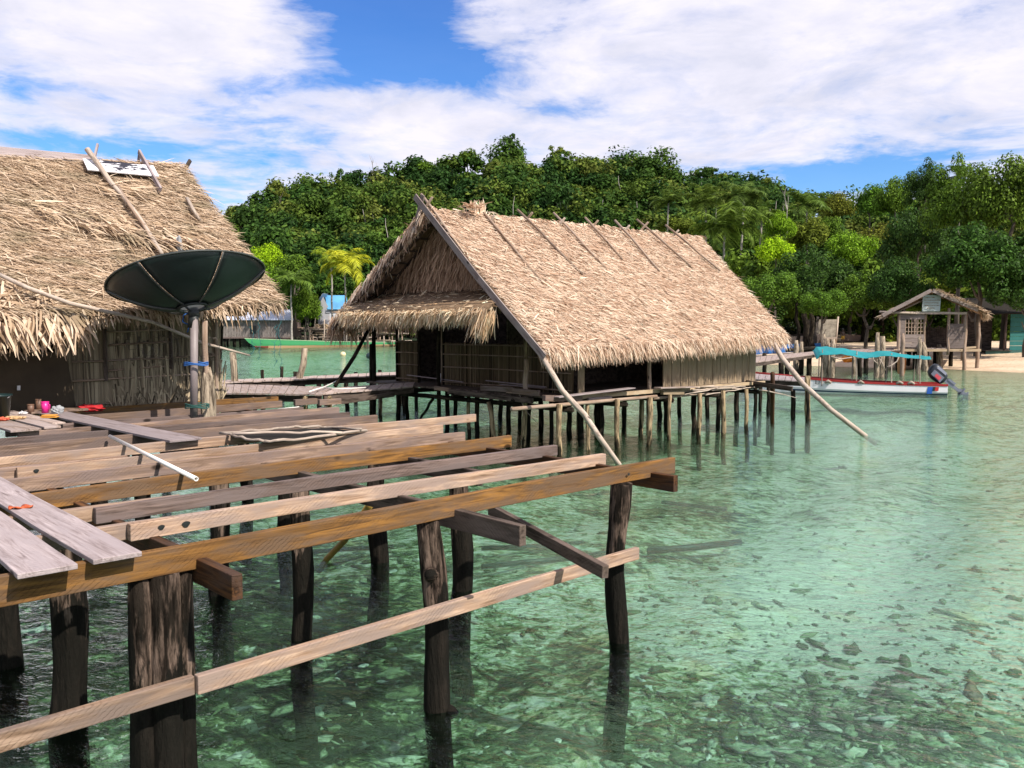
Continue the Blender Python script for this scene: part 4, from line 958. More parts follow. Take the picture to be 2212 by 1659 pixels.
# pole lying along the thatch and chicken wire
o = pole_obj('bamboo_pole', [K(-20, 585, .2), K(60, 622, .22), K(150, 655, .25), at_v(270, 682, 12.7), at_v(330, 696, 12.85), at_v(440, 742, 13.2), at_v(480, 752, 13.3), at_v(540, 768, 13.4)], [.03, .03, .028, .028, .026, .024, .022, .014], M['bleached'], None, 8, .06)
tag(o, 'long thin bamboo pole slanting along the eave of the left house', 'pole')
mb = MB(); wr = random.Random(5)
for k in range(46):
    c = at_v(wr.uniform(285, 530), wr.uniform(690, 770), 13.25); r = wr.uniform(.06, .12); a0 = wr.uniform(0, 6)
    mb.tube([c+U*r*math.cos(a0+q)*1.1+Vector((0, 0, r*math.sin(a0+q)))+V*wr.uniform(-.02, .02) for q in np.linspace(0, wr.uniform(2.5, 5.5), 7)], .0028, 3, cap=False)
o = mb.build('chicken_wire', plain('rusty_wire', (.12, .10, .085), .6), None, Matrix.Translation(G(5, 13.25, 2.6))); tag(o, 'tangled chicken wire hanging under the eave of the left house', 'wire mesh')
mb = MB()
for px, y0, y1 in ((655, 690, 775), (690, 700, 790), (700, 690, 800), (640, 700, 760)):
    pts = [at_v(px-95+wr.uniform(-4, 4), y0+(y1-y0)*q+wr.uniform(-3, 3), 13.1) for q in np.linspace(0, 1, 14)]; mb.tube(pts, .004, 3)
    for q in range(16):
        c = wr.choice(pts); mb.tube([c, c+Vector((wr.uniform(-.06, .06), 0, wr.uniform(-.05, .05)))], .0035, 3)
o = mb.build('old_net', plain('teal_net', (.03, .14, .15), .8), None, Matrix.Translation(G(6.8, 13.1, 2.6))); tag(o, 'strands of torn teal fishing net hanging from the left house eave', 'net')
o = lump(392, 532, (.05, .05, .14), 'glass', 'plastic_bottle', 'crushed plastic bottle caught in the thatch above the dish', 'bottle', 8, 2.0, 3)
o.matrix_basis = Matrix.Translation(K(388, 545, .06)); o['group'] = 'litter on the thatch'

# ================================================================== MAIN HUT
HF = 1.24
hut = thing('thatched_hut', G(18, 16.6, 0), 'thatched stilt hut with bright new thatch standing in the water', 'hut')
ea0, ea1 = G(12.55, 12.42, 2.30), G(22.12, 12.4, 2.52); ra0, ra1 = G(12.75, 16.65, 5.62), G(24.0, 16.65, 5.74); el0, el1 = G(12.75, 20.9, 2.95), G(23.0, 20.9, 2.8)
parts = []
for k in range(10):
    a0, a1 = k/10, (k+1)/10; P, Q, E0_, E1_ = ra0.lerp(ra1, a0), ra0.lerp(ra1, a1), ea0.lerp(ea1, a0), ea0.lerp(ea1, a1)
    parts.append(blades(P, Q-P, (E0_+E1_)/2-(P+Q)/2, 9000, (.09, .26), (.006, .018), (.98, .34), .08, .06, 800+k))
    parts.append(blades(P, Q-P, (E0_+E1_)/2-(P+Q)/2, 170, (.18, .4), (.014, .035), (.8, .6), .18, .08, 820+k, 3))
    parts.append(fringe(P-V*.1, Q-V*.1, -V, 55, (.12, .3), (.02, .045), .9, 840+k, .1, .08, 2, .4))
dwn = -V*.55
parts += [fringe(ea0, ea1, -V, 4200, (.16, .36), (.009, .022), .40, 861, .95, .13), fringe(ea0, ea1, -V, 1300, (.25, .46), (.010, .025), .35, 862, 1.1, .08)]
parts += [fringe(ea1, ra1, U, 1100, (.1, .26), (.015, .03), .5, 863, .5, .1, 2)]
parts += [fringe(el0, ra0, -U, 900, (.18, .42), (.02, .045), .35, 864, .9, .1), fringe(el0, ra0, V, 900, (.15, .35), (.02, .045), .5, 865, .5, .12, 2), fringe(el0-U*.0, el1, V, 1000, (.25, .5), (.02, .04), .3, 866, 1.0, .1)]
parts += [fringe(el0-U*.1+V*.1, el0+U*.8, -U*.6+V*.4, 200, (.4, .75), (.02, .045), .3, 867, 1.3, .2)]
Vv, F = merge(parts); n0 = len(Vv)
mb = MB().quadbox([ea0, ea1, ra1, ra0], .13).quadbox([ra0, ra1, el1, el0], .13)
me = npmesh('thatch_roof', np.concatenate([Vv, np.array(mb.v)]), np.concatenate([F, np.array(mb.f)+n0])); roof = link('thatch_roof', me, [M['thatch'], M['underthatch']], hut)
mi = np.zeros(len(me.polygons), np.int32); mi[-len(mb.f):] = 1; me.polygons.foreach_set('material_index', mi)
# rafters and battens under the overhanging gable
for k in range(9):
    q = .06+k*.105; a = ra0.lerp(el0, q)-Vector((0, 0, .19)); pole_obj('batten', [a-U*.02, a+U*1.0], .022, M['darkwood'], roof, 6)
for u in (.2, .6): beam('rafter', ra0+U*u-Vector((0, 0, .24)), el0+U*u-Vector((0, 0, .24)), .06, .08, M['darkwood'], roof)
beam('collar_beam', at_u(850, 617, 13.2), at_u(905, 592, 14.2), .05, .08, M['ochre'], hut) if False else None
pole_obj('tie_beam', [at_u(826, 584, 12.8), at_u(872, 580, 13.6)], .04, M['pole'], hut, 7)
# bargeboards crossing over the ridge
gU = 12.50
pa = at_u(897, 425, 12.62)
beam('bargeboard', at_u(896, 424, 12.56), at_u(1040, 610, 12.50), .035, .15, M['barge'], hut, up=V, bevel=.003)
beam('bargeboard', at_u(1034, 602, 12.46), at_u(1176, 772, 12.42), .035, .15, M['barge'], hut, up=V, bevel=.003)
beam('bargeboard', at_u(914, 421, 12.64), at_u(893, 500, 12.68), .035, .12, M['barge'], hut, up=V)
beam('bargeboard', ra0.lerp(el0, .22)-U*.04-Vector((0, 0, .22)), el0-U*.05-Vector((0, 0, .2)), .035, .14, M['darkwood'], hut, up=V)
KH = lambda x, y, l=.16: on_roof(x, y, ea0, ea1, ra0.lerp(ra1, .5), l)
poles = [((912, 422), (1001, 545)), ((1042, 456), (1172, 610)), ((1120, 455), (1258, 592)), ((1198, 462), (1310, 580)), ((1266, 472), (1345, 560)), ((1330, 478), (1425, 586)), ((1378, 476), (1496, 578)), ((1440, 488), (1556, 585))]
for i, (a, b) in enumerate(poles):
    tp = KH(a[0], a[1], .14); ep = KH(b[0], b[1], .07)
    m1, m2 = tp.lerp(ep, .35), tp.lerp(ep, .7)
    j = lambda: U*R.uniform(-.03, .03)
    pole_obj('roof_pole', [tp+(tp-ep).normalized()*.05, m1+j()+Vector((0, 0, .02)), m2+j(), ep], [.034, .034, .032, .028], M['pole'], hut, 8, .08)
    # its partner from the far slope, sticking up past the ridge
    rt = at_v(a[0]+22+i % 3*4, a[1]+4+i % 2*5, 16.3); pole_obj('roof_pole', [rt, rt+V*.75-Vector((0, 0, .60))], [.032, .035], M['bleached'] if i % 2 else M['pole'], hut, 7, .08)
Vv, F = merge([blades(at_v(1022, 452, 16.5), np.array(U*.45), np.array(Vector((0, 0, -.18))), 60, (.2, .38), (.03, .07), (2.9, .5), .2, .1, 871, 3), blades(at_v(1000, 452, 16.5), np.array(U*.35), np.array(V*-.3), 40, (.2, .45), (.03, .06), (-.6, .7), .3, .1, 872, 3)])
link('thatch_tuft', npmesh('thatch_tuft', Vv, F), M['thatch'], hut)
# gable thatch wall and the porch roof below it
gv = [G(14.3, 20.35, 3.65), G(14.3, 13.9, 3.65), G(14.15, 14.3, 3.7), G(14.0, 16.65, 5.55)]
def gable_blades(n, seed):
    g = np.random.default_rng(seed); out = []
    a = g.random(n); z = 3.55+g.random(n)**1.15*1.9; half = (5.62-z)/.72
    vv = np.where(g.random(n) < .5, 16.65-np.maximum(0, (5.35-z)/.84)*g.random(n), 16.65+half*g.random(n)*1.2)
    base = np.array(U)*(13.5-.05*g.random(n)-.05*(z-3.6))[:, None]+np.array(V)*vv[:, None]+np.array([0, 0, 1.])*z[:, None]
    d = np.array([0, 0, -1.])+np.array(V)*g.normal(.05, .22, n)[:, None]-np.array(U)*g.normal(.22, .12, n)[:, None]
    return _strip(g, base, d, -np.array(U), n, (.3, .65), (.015, .04), 3, .2)
Vv, F = gable_blades(4200, 880); n0 = len(Vv)
mb = MB().add([G(13.58, 20.3, 3.3), G(13.58, 14.35, 3.3), G(13.58, 16.65, 5.3)], [(0, 1, 2)])
Fq = np.concatenate([F, [[n0, n0+1, n0+2, n0+2]]]) if False else F
link('gable_thatch', npmesh('gable_thatch', Vv, F), M['gablethatch'], hut)
mb.build('gable_backing', M['underthatch'], hut)
s0_, s1_ = G(13.5, 20.3, 3.62), G(13.5, 14.55, 3.62); sb0, sb1 = G(12.2, 19.65, 3.10), G(12.2, 13.75, 3.12)
parts = [blades(s0_, s1_-s0_, sb0-s0_, 8000, (.13, .34), (.010, .026), (-.25, .55), .18, .08, 890), blades(s0_, s1_-s0_, sb0-s0_, 500, (.2, .4), (.02, .05), (.3, 1.0), .3, .1, 893, 3),
         fringe(sb0, sb1, -U, 2800, (.15, .34), (.012, .028), .3, 891, .85, .14), fringe(sb1, G(12.25, 14.3, 3.08), -U, 160, (.35, .68), (.02, .05), .22, 892, 1.2, .12), fringe(sb0, s0_, V, 260, (.2, .4), (.02, .04), .4, 894, .7, .1)]
Vv, F = merge(parts); n0 = len(Vv); mb = MB().quadbox([sb1, sb0, s0_, s1_], .10)
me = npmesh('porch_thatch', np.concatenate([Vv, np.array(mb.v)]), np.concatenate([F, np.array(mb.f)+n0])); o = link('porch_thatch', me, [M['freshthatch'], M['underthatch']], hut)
mi = np.zeros(len(me.polygons), np.int32); mi[-len(mb.f):] = 1; me.polygons.foreach_set('material_index', mi)
# floor, beams and walls
MB().quadbox([G(13.6, 12.95, HF), G(22.0, 12.95, HF), G(22.0, 20.6, HF), G(13.6, 20.6, HF)], .05).build('floor', M['darkwood'], hut)
for v in (13.1, 14.4, 16.6, 18.6, 20.2): pole_obj('floor_beam', wob(G(13.5, v, HF-.16), G(22.1, v, HF-.16), 6, .02), .06, M['darkstilt'], hut, 8, .08)
for u in (13.75, 15.6, 17.4, 19.4, 21.4): pole_obj('floor_beam', wob(G(u, 12.75, HF-.27), G(u, 20.5, HF-.27), 6, .02), .06, M['darkstilt'], hut, 8, .08)
beam('edge_beam', G(13.55, 12.98, HF-.03), G(22.0, 12.93, HF-.04), .06, .09, M['board'], hut)
def reedwall(v0, v1, z1, seed, u=14.4):
    g = np.random.default_rng(seed); n = int((v1-v0)*42); vv = g.uniform(v0, v1, n); ww = g.uniform(.02, .04, n); off = g.uniform(0, .02, n); tw = g.normal(0, .3, n); Vs = []
    for z, sg in ((HF, -.5), (HF, .5), (z1, .5), (z1, -.5)):
        Vs.append((vv+ww*sg)[:, None]*np.array(V)+(u-off-ww*sg*tw)[:, None]*np.array(U)+(z+g.uniform(-.02, .02, n)*(z > 2))[:, None]*np.array([0, 0, 1.]))
    Vv = np.stack(Vs, 1).reshape(-1, 3); F = np.arange(4*n).reshape(n, 4); bx = MB().quadbox([G(u, v1, HF), G(u, v0, HF), G(u, v0, z1), G(u, v1, z1)], .03)
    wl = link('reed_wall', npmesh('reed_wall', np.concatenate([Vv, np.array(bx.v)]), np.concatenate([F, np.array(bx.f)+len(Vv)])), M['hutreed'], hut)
    for z in (HF+.08, HF+.48, HF+.82, z1-.04): pole_obj('batten', [G(u-.05, v0, z), G(u-.05, (v0+v1)/2, z+.01), G(u-.05, v1, z)], .015, M['pole'], wl, 6, .08)
    return wl
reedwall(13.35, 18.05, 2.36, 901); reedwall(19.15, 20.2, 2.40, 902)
for v in (18.05, 19.15, 20.2): pole_obj('wall_post', [G(14.38, v, HF), G(14.38, v, 3.7)], .04, M['darkstilt'], hut, 8, .05)
pole_obj('wall_post', [G(14.36, 18.1, HF-.1), G(14.36, 18.1, 3.4)], .032, M['pole'], hut, 8, .05)
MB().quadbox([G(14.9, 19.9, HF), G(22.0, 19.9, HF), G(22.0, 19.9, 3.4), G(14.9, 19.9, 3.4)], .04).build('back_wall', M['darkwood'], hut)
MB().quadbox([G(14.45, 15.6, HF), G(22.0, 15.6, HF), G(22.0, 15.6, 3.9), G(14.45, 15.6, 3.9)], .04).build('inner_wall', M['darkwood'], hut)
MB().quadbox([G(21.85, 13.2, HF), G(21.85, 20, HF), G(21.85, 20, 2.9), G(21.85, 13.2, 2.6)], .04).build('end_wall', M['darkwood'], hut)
nb = 12; mb = MB()
for i in range(nb):
    a = 17.55+(21.92-17.55)*i/nb; b = 17.55+(21.92-17.55)*(i+1)/nb-.022; dz = R.uniform(-.015, .015)
    mb.bar(G((a+b)/2, 13.17+R.uniform(-.008, .008), HF-.02+dz), G((a+b)/2+R.uniform(-.01, .01), 13.17, 2.62), b-a, .028, up=V)
bw = mb.build('board_wall', M['board'], hut, Matrix.Translation(G(19.7, 13.17, 1.9)) @ frame(Vector((0, 0, 1)), V).to_4x4(), bevel=.004)
beam('sill_beam', G(17.5, 13.13, HF-.10), G(22.0, 13.12, HF-.10), .07, .14, M['board'], hut)
for px, m, r in ((1255, 'board', .075), (1402, 'pole', .055)):
    p = at_v(px, 845, 13.15); u_, _ = uv(p); beam('side_post', G(u_, 13.15, HF-.1), G(u_, 13.15, 2.7), r*2, r*1.8, M[m], hut) if r > .07 else pole_obj('side_post', wob(G(u_, 13.15, HF-.1), G(u_, 13.15, 2.7), 5, .01), r, M[m], hut, 10, .05)
pole_obj('corner_post', wob(G(14.42, 14.05, -1.2), G(14.42, 14.05, 3.6), 6, .02), .05, M['darkstilt'], hut, 9, .06)
u_, v_ = 13.85, 14.28
pole_obj('porch_post', wob(at(1132, 965, 0)-Vector((0, 0, 1.1)), G(13.72, 14.2, 3.1), 9, .025, 21), [.07, .068, .062, .06, .058, .056, .055, .05, .05, .045], M['stilt'], hut, 10, .08)
pole_obj('porch_post', wob(G(13.66, 14.16, 1.0), G(13.62, 14.08, 2.05), 6, .02, 22), [.05, .055, .06, .055, .06, .055, .05], M['pole'], hut, 10, .12)
pole_obj('porch_post', wob(at(948, 925, 0)-Vector((0, 0, 1.1)), at_u(948, 690, 13.6), 6, .02, 23), .055, M['darkstilt'], hut, 9, .06)
pole_obj('porch_post', wob(at(808, 912, 0)-Vector((0, 0, 1.1)), at_u(808, 690, 13.5), 6, .015, 24), .06, M['darkstilt'], hut, 9, .05)
pole_obj('porch_post', wob(at(803, 905, 0)-Vector((0, 0, 1.1)), at_u(803, 745, 13.5), 5, .01, 25), .07, M['darkstilt'], hut, 9, .05)
# slanting props
pole_obj('prop', [at_u(1170, 768, 12.5), at_v(1183, 790, 12.3), at_v(1215, 845, 12.0), at_v(1262, 895, 11.7), at_v(1295, 945, 11.35), at(1337, 1003, 0), at(1355, 1022, -.35)], [.055, .055, .058, .06, .055, .05, .05], M['bleached'], hut, 11, .07)
q = G(22.1, 12.5, 2.35)
pole_obj('prop', [at_v(1672, 742, 12.3), at_v(1690, 775, 12.0), at_v(1735, 830, 11.2), at_v(1795, 885, 10.4), at(1868, 941, 0), at(1890, 958, -.4)], [.06, .07, .07, .068, .065, .06], M['bleached'], hut, 11, .06)
lf = at(724, 834, 1.27)
pole_obj('prop', [lf, lf.lerp(at_u(800, 705, 13.4), .5)+Vector((.03, 0, -.03)), at_u(800, 705, 13.4)], [.05, .052, .048], M['darkstilt'], hut, 10, .08)
# stilts under the floor
st = [(1210, 985, 's'), (1272, 972, 's'), (1335, 967, 's'), (1402, 960, 's'), (1447, 950, 's'), (1509, 945, 's'), (1549, 924, 'd'), (1564, 936, 's'), (1591, 904, 'd'), (1616, 930, 's'), (1631, 897, 'd'),
      (1499, 928, 'd'), (1387, 939, 's'), (1440, 923, 'd'), (1426, 908, 'd'), (1028, 945, 'd'), (1012, 945, 's'), (1096, 940, 'd'), (964, 931, 'd'), (1140, 945, 'd'), (1170, 922, 'd'), (862, 910, 'd'), (880, 908, 'd'),
      (876, 892, 'd'), (820, 903, 's'), (1060, 940, 'd'), (1190, 950, 'd'), (1230, 938, 'd'), (1255, 955, 'd'), (1300, 950, 'd'), (1290, 925, 'd'), (1345, 925, 'd'), (1350, 900, 'd'), (1120, 915, 'd'), (1080, 905, 'd'), (985, 915, 'd'), (1250, 905, 'd'), (1400, 890, 'd'), (1470, 900, 'd'), (1530, 900, 'd')]
for i, (px, py, k) in enumerate(st):
    p = at(px, py, 0); r = R.uniform(.045, .065) if k == 's' else R.uniform(.05, .075)
    pole_obj('stilt', wob(p-Vector((0, 0, 1.2)), p+Vector((R.uniform(-.06, .06), R.uniform(-.06, .06), HF-.12)), 7, .022), r, M['stilt' if k == 's' else 'darkstilt'], hut, 9, .10, .04)
pole_obj('stilt', wob(at(1082, 958, 0)-Vector((.1, 0, .5)), at_u(1056, 868, 13.7), 5, .02), .055, M['stilt'], hut, 9, .1)
pole_obj('stilt', wob(at(908, 905, 0), at_u(935, 862, 13.9), 5, .02), .04, M['darkstilt'], hut, 8, .1)
# ledge of poles and offcuts along the side
pole_obj('ledge_pole', [at_v(1105, 884, 12.85), at_v(1240, 872, 12.85), at_v(1330, 864, 12.85), at_v(1418, 856, 12.85)], [.045, .045, .04, .04], M['pole'], hut, 9, .08)
pole_obj('ledge_pole', [at_v(1400, 862, 12.95), at_v(1500, 852, 12.95), at_v(1570, 848, 12.95)], [.04, .035, .03], M['pole'], hut, 9, .08)
for i in range(9):
    a = at_v(1480+R.uniform(-20, 60), 850+R.uniform(-14, 4), 12.85); pole_obj('stick', wob(a, a+U*R.uniform(1.2, 2.4)+V*R.uniform(-.2, .2)+Vector((0, 0, R.uniform(-.05, .12))), 6, .03), R.uniform(.012, .022), M['bleached'], hut, 6, .15)
pole_obj('stick', wob(at_v(1640, 842, 12.6), at_v(1722, 860, 12.0), 5, .04), [.02, .018, .016, .012, .01, .006], M['bleached'], hut, 6, .1)
for a, b, w_, h_, m in (((969, 846), (1150, 866), .08, .12, 'darkwood'), ((1040, 838), (1110, 842), .07, .12, 'grey'), ((1095, 843), (1165, 850), .07, .13, 'brown'), ((940, 838), (972, 842), .08, .1, 'brown')):
    beam('porch_beam', at_u(a[0], a[1], 13.55), at_u(b[0], b[1], 13.55), w_, h_, M[m], hut)
for a, b, w_, h_, m, v in (((1175, 860), (1255, 862), .10, .13, 'brown', 12.9), ((1200, 858), (1365, 838), .22, .025, 'plank', 12.8), ((1420, 838), (1500, 836), .22, .03, 'deck', 12.8), ((1430, 848), (1475, 848), .1, .1, 'board', 12.85), ((1270, 862), (1320, 858), .06, .05, 'plank', 12.9)):
    beam('loose_timber', at_v(a[0], a[1], v), at_v(b[0], b[1], v), w_, h_, M[m], hut)
for a, b in (((1050, 822), (1180, 836)), ((1080, 830), (1176, 838)), ((880, 810), (1000, 825))): beam('floor_batten', at_u(a[0], a[1], 14.2), at_u(b[0], b[1], 14.2), .05, .025, M['plank'], hut)
pole_obj('rope', [at_u(x, y, 13.55) for x, y in ((1132, 838), (1122, 850), (1128, 872), (1140, 892), (1160, 913))], .008, M['bleached'], hut, 5)
o = lump(1055, 818, (.09, .05, .06), 'white', 'plastic_bag', 'scrap of white plastic on the hut porch by the reed wall', 'bag', 12, HF+.02); o['group'] = 'things left on the hut porch'
o = lump(968, 806, (.22, .15, .16), 'white', 'sack', 'white sack standing in the hut doorway', 'sack', 13, HF+.0); o['group'] = 'things left on the hut porch'; o.matrix_basis = Matrix.Translation(G(14.7, 18.3, HF))
# ================================================================== WALKWAYS
def boards(mb, p0, p1, q1, q0, n, th=.035, gap=.07):
    """n boards laid across a strip whose edges run p0-p1 and q0-q1"""
    p0, p1, q0, q1 = map(Vector, (p0, p1, q0, q1))
    for i in range(n):
        a, b = (i+gap/2)/n, (i+1-gap/2)/n; dz = Vector((0, 0, R.uniform(-.008, .008)))
        e = (p1-p0).normalized()*0; ex0 = (p0-q0).normalized()*R.uniform(-.04, .04); ex1 = (q0-p0).normalized()*R.uniform(-.04, .04)
        c = [p0.lerp(p1, a)+ex0+dz, p0.lerp(p1, b)+ex0+dz, q0.lerp(q1, b)+ex1+dz, q0.lerp(q1, a)+ex1+dz]
        if (c[1]-c[0]).cross(c[3]-c[0]).z < 0: c = [c[0], c[3], c[2], c[1]]
        mb.quadbox(c, th)
def walkway(name, label, strips, posts_, z, group=None, pm='darkstilt', dm='deck', pr=.07):
    c0 = sum((s[0] for s in strips), Vector())/len(strips); t = thing(name, Vector((c0.x, c0.y, 0)), label, 'walkway', group)
    for p0, p1, q1, q0, n in strips:
        mb = MB(); boards(mb, p0, p1, q1, q0, n); mb.build('decking', M[dm], t, Matrix.Translation(c0) @ frame(q0-p0).to_4x4())
        for a, b in ((p0, p1), (q0, q1)):
            ins = (q0-p0).normalized()*(.1 if a is p0 else -.1)
            beam('stringer', a+ins-Vector((0, 0, .115)), b+ins-Vector((0, 0, .115)), .06, .15, M['darkwood'], t)
    for p in posts_:
        p = Vector(p); ztop = z-.05
        if p.z > 0: ztop = p.z; p.z = 0
        g = float(ground_z(p.x, p.y)); pole_obj('post', wob((p.x, p.y, g-.3), (p.x+R.uniform(-.05, .05), p.y, ztop), 6, .02), pr*R.uniform(.85, 1.2), M[pm], t, 9, .08, .05)
    return t
w3 = lambda x, y, z=1.25: at(x, y, z)
wk = walkway('walkway', 'L-shaped plank walkway on posts joining the left house and the near hut', [
    (w3(440, 848), w3(696, 852), w3(716, 836), w3(440, 828), 16), (w3(440, 827.5), w3(857, 810), w3(857, 803), w3(440, 823), 22), (w3(697, 850), w3(892, 834), w3(897, 824), w3(722, 838), 7)],
    [at(x, y, 0) for x, y in ((508, 858), (568, 862), (640, 868), (705, 880), (750, 884), (868, 870), (610, 850), (770, 870), (820, 862), (690, 884), (900, 884), (550, 900), (655, 905))], 1.18, pm='darkstilt')
for px in (568, 660, 712):
    p = at(px, 862 if px < 600 else 868, 1.1); beam('crosshead', p-U*.28, p+U*.28, .10, .13, M['brown'], wk); pole_obj('post', [at(px, 912, 0)-Vector((0, 0, 1)), Vector((p.x, p.y, 1.18))], .06, M['stilt'], wk, 9, .1)
beam('crosshead', at(735, 868, 1.08), at(850, 852, 1.08), .08, .11, M['darkwood'], wk)
mb = MB(); mb.tube([at(x, y, .95) for x, y in ((596, 887), (630, 889), (665, 888), (700, 880), (728, 873))], .018, 6); mb.tube([at(x, y, 1.0) for x, y in ((600, 884), (640, 880), (672, 872))], .014, 6)
mb.tube([at(x, y, 1.32) for x, y in ((668, 846), (700, 836), (722, 826), (735, 818))], .016, 6); mb.tube([at(x, y, 1.30) for x, y in ((700, 838), (740, 840), (790, 837))], .014, 6)
o = mb.build('white_hose', M['pvc'], None, Matrix.Translation(at(690, 870, 1.1)), True); tag(o, 'white hose looped through the posts of the L-shaped walkway', 'hose')
for px, yb, yt, lean, lab in ((507, 826, 760, -.06, 'squared mooring post sticking up left of the bent one, beyond the walkway'), (646, 819, 752, .35, 'bent mooring post sticking up beyond the walkway')):
    p = at(px, yb, 1.22); D = p.y; k = D/FOC; top_ = Vector((p.x+lean*k*20+ (6*k if px > 600 else -2*k), D, EYE+(705-yt)*k))
    o = pole_obj('mooring_post', [Vector((p.x, p.y, -1.3)), p, p.lerp(top_, .5)+Vector((.05 if px > 600 else 0, 0, 0)), top_], [.095, .095, .09, .085], M['stump'], None, 10, .08, .05); tag(o, lab, 'post', 'mooring posts beyond the walkway')
# the yellow stake and sunken branches near the deck
o = pole_obj('stake', [at(690, 1232, -.2), at(706, 1208, 0), at(745, 1168, .35), at(800, 1090, 1.3)], [.04, .038, .036, .034], plain('yellow_stake', (.36, .22, .05), .6, var=.5), None, 8, .08); tag(o, 'yellowish slanting stake entering the water under the deck', 'stake')
for pts, r, lab in (([(1040, 1185), (1150, 1180), (1260, 1172)], .035, 'dark sunken branch just right of the twin posts'), ([(1040, 1225), (1130, 1215), (1240, 1205), (1330, 1190)], .04, 'dark sunken branch below the long cross brace'), ([(1400, 1190), (1500, 1182), (1600, 1170)], .05, 'dark sunken pole to the right of the far end post'),
                    ([(1430, 1085), (1520, 1095), (1570, 1100)], .04, 'small sunken branch right of the joist ends'), ([(640, 1195), (760, 1185), (850, 1180)], .035, 'sunken branch behind the yellowish stake')):
    o = pole_obj('sunken_branch', [at(x, y, -.75) for x, y in pts], [r]*len(pts), M['black'], None, 7, .2); tag(o, lab, 'branch', 'branches lying on the sea floor')

# right-hand jetty to the beach
def P_(x, y, z=1.42): return at(x, y, z)
jet = walkway('jetty', 'long plank jetty on posts leading to the open hut on the beach', [
    (P_(1615, 785, 1.2), P_(1760, 765, 1.25), P_(1775, 757, 1.3), P_(1615, 773, 1.25), 14), (P_(1760, 765, 1.25), P_(1990, 753.5, 1.32), P_(1990, 748.5, 1.36), P_(1775, 757, 1.3), 22)],
    [at(x, y, 0) for x, y in ((1652, 803), (1688, 806), (1700, 812), (1730, 806), (1748, 812), (1720, 800), (1780, 806), (1800, 806), (1858, 812), (1870, 806), (1893, 809), (1912, 806), (1940, 800), (1962, 794), (1980, 790))], 1.2, pr=.13)
JP = 'bare posts standing along the jetty'
for px, yb, yt, r, lab in [(1777, 812, 722, .13, 'tall post of the clump behind the left end of the canopy'), (1786, 815, 731, .17, 'squared thick post in the clump behind the left end of the canopy'), (1796, 816, 732, .15, 'second squared post in the same clump, right side'),
                           (1893, 816, 718, .13, 'tallest slim post behind the middle of the canopy'), (1902, 815, 726, .17, 'thick post beside the slim one behind the middle of the canopy'), (1948, 812, 720, .12, 'slim post with a cloth hung on it, right of mid canopy'),
                           (1984, 808, 727, .12, 'slim post left of the open hut, in front of the jetty'), (2001, 800, 739, .2, 'pale pointed post standing in the shallows before the open hut'), (2032, 797, 744, .19, 'leaning pale post right of the pointed one'),
                           (1718, 805, 735, .16, 'grey post just right of the hut eave'), (1732, 803, 738, .14, 'second grey post right of the hut eave'), (1845, 812, 765, .1, 'short post under the canopy')]:
    p = at(px, yb, 0); D = p.y; top_ = Vector((p.x+R.uniform(-.08, .08)-(.25 if px in (2001, 2032) else 0), D, EYE+(705-yt)*D/FOC))
    o = pole_obj('jetty_post', wob(Vector((p.x, p.y, float(ground_z(p.x, p.y))-.4)), top_, 6, .03), [r]*6+[r*.7], M['stump'] if px not in (1948,) else M['pole'], None, 9, .08, .06); tag(o, lab, 'post', JP)
p = at(1948, 790, 0); mb = MB(); D = at(1948, 811, 0).y-.2
vs = []
for i in range(9):
    for j in range(7):
        q = at(1939+j*3.0*(1-.3*i/8)+(1.5*i/8), 763+i*5.6, d=D); vs.append(q+Vector((0, .12*math.sin(j*1.6+i*.3), 0)))
mb.add(vs, [(i*7+j, i*7+j+1, (i+1)*7+j+1, (i+1)*7+j) for i in range(8) for j in range(6)])
o = mb.build('hung_cloth', plain('brown_cloth', (.45, .23, .10), .85, var=.4), None, Matrix.Translation(at(1948, 780, d=D)), True); tag(o, 'orange brown cloth hanging on a jetty post', 'cloth')
mb = MB()
for pts in (((1795, 770), (1815, 776), (1840, 772), (1855, 768)), ((1850, 774), (1875, 768), (1885, 765), (1887, 778), (1900, 790), (1905, 772), (1888, 766)), ((1945, 762), (1938, 780), (1925, 790), (1915, 793)), ((1900, 775), (1906, 785), (1912, 800))):
    mb.tube([at(x, y, d=46.5) for x, y in pts], .035, 5)
o = mb.build('mooring_rope', M['bleached'], None, Matrix.Translation(at(1880, 775, d=46.5)), True); tag(o, 'pale mooring ropes looped between the jetty posts', 'rope')
# small landing beside the white boat
land = walkway('landing_stage', 'small grey plank landing stage between the near hut and the white boat', [(at(1610, 818, 1.0), at(1738, 823, .95), at(1742, 815, 1.0), at(1612, 806, 1.1), 9)], [at(x, y, 0) for x, y in ((1660, 894), (1746, 905), (1714, 902), (1640, 885))], .9, dm='plank', pr=.06)
pole_obj('post', wob(at(1669, 909, 0)-Vector((0, 0, 1)), at_v(1669, 806, 12.3)*1.0, 6, .01), .06, M['redwood'], land, 10, .04)
beam('landing_beam', at(1612, 826, d=24.2), at(1712, 840, d=23.2), .06, .13, M['darkwood'], land)
pole_obj('post', wob(at(1746, 905, 0)-Vector((0, 0, 1)), at(1745, 812, d=25.9), 7, .03), .085, M['stilt'], land, 10, .12)

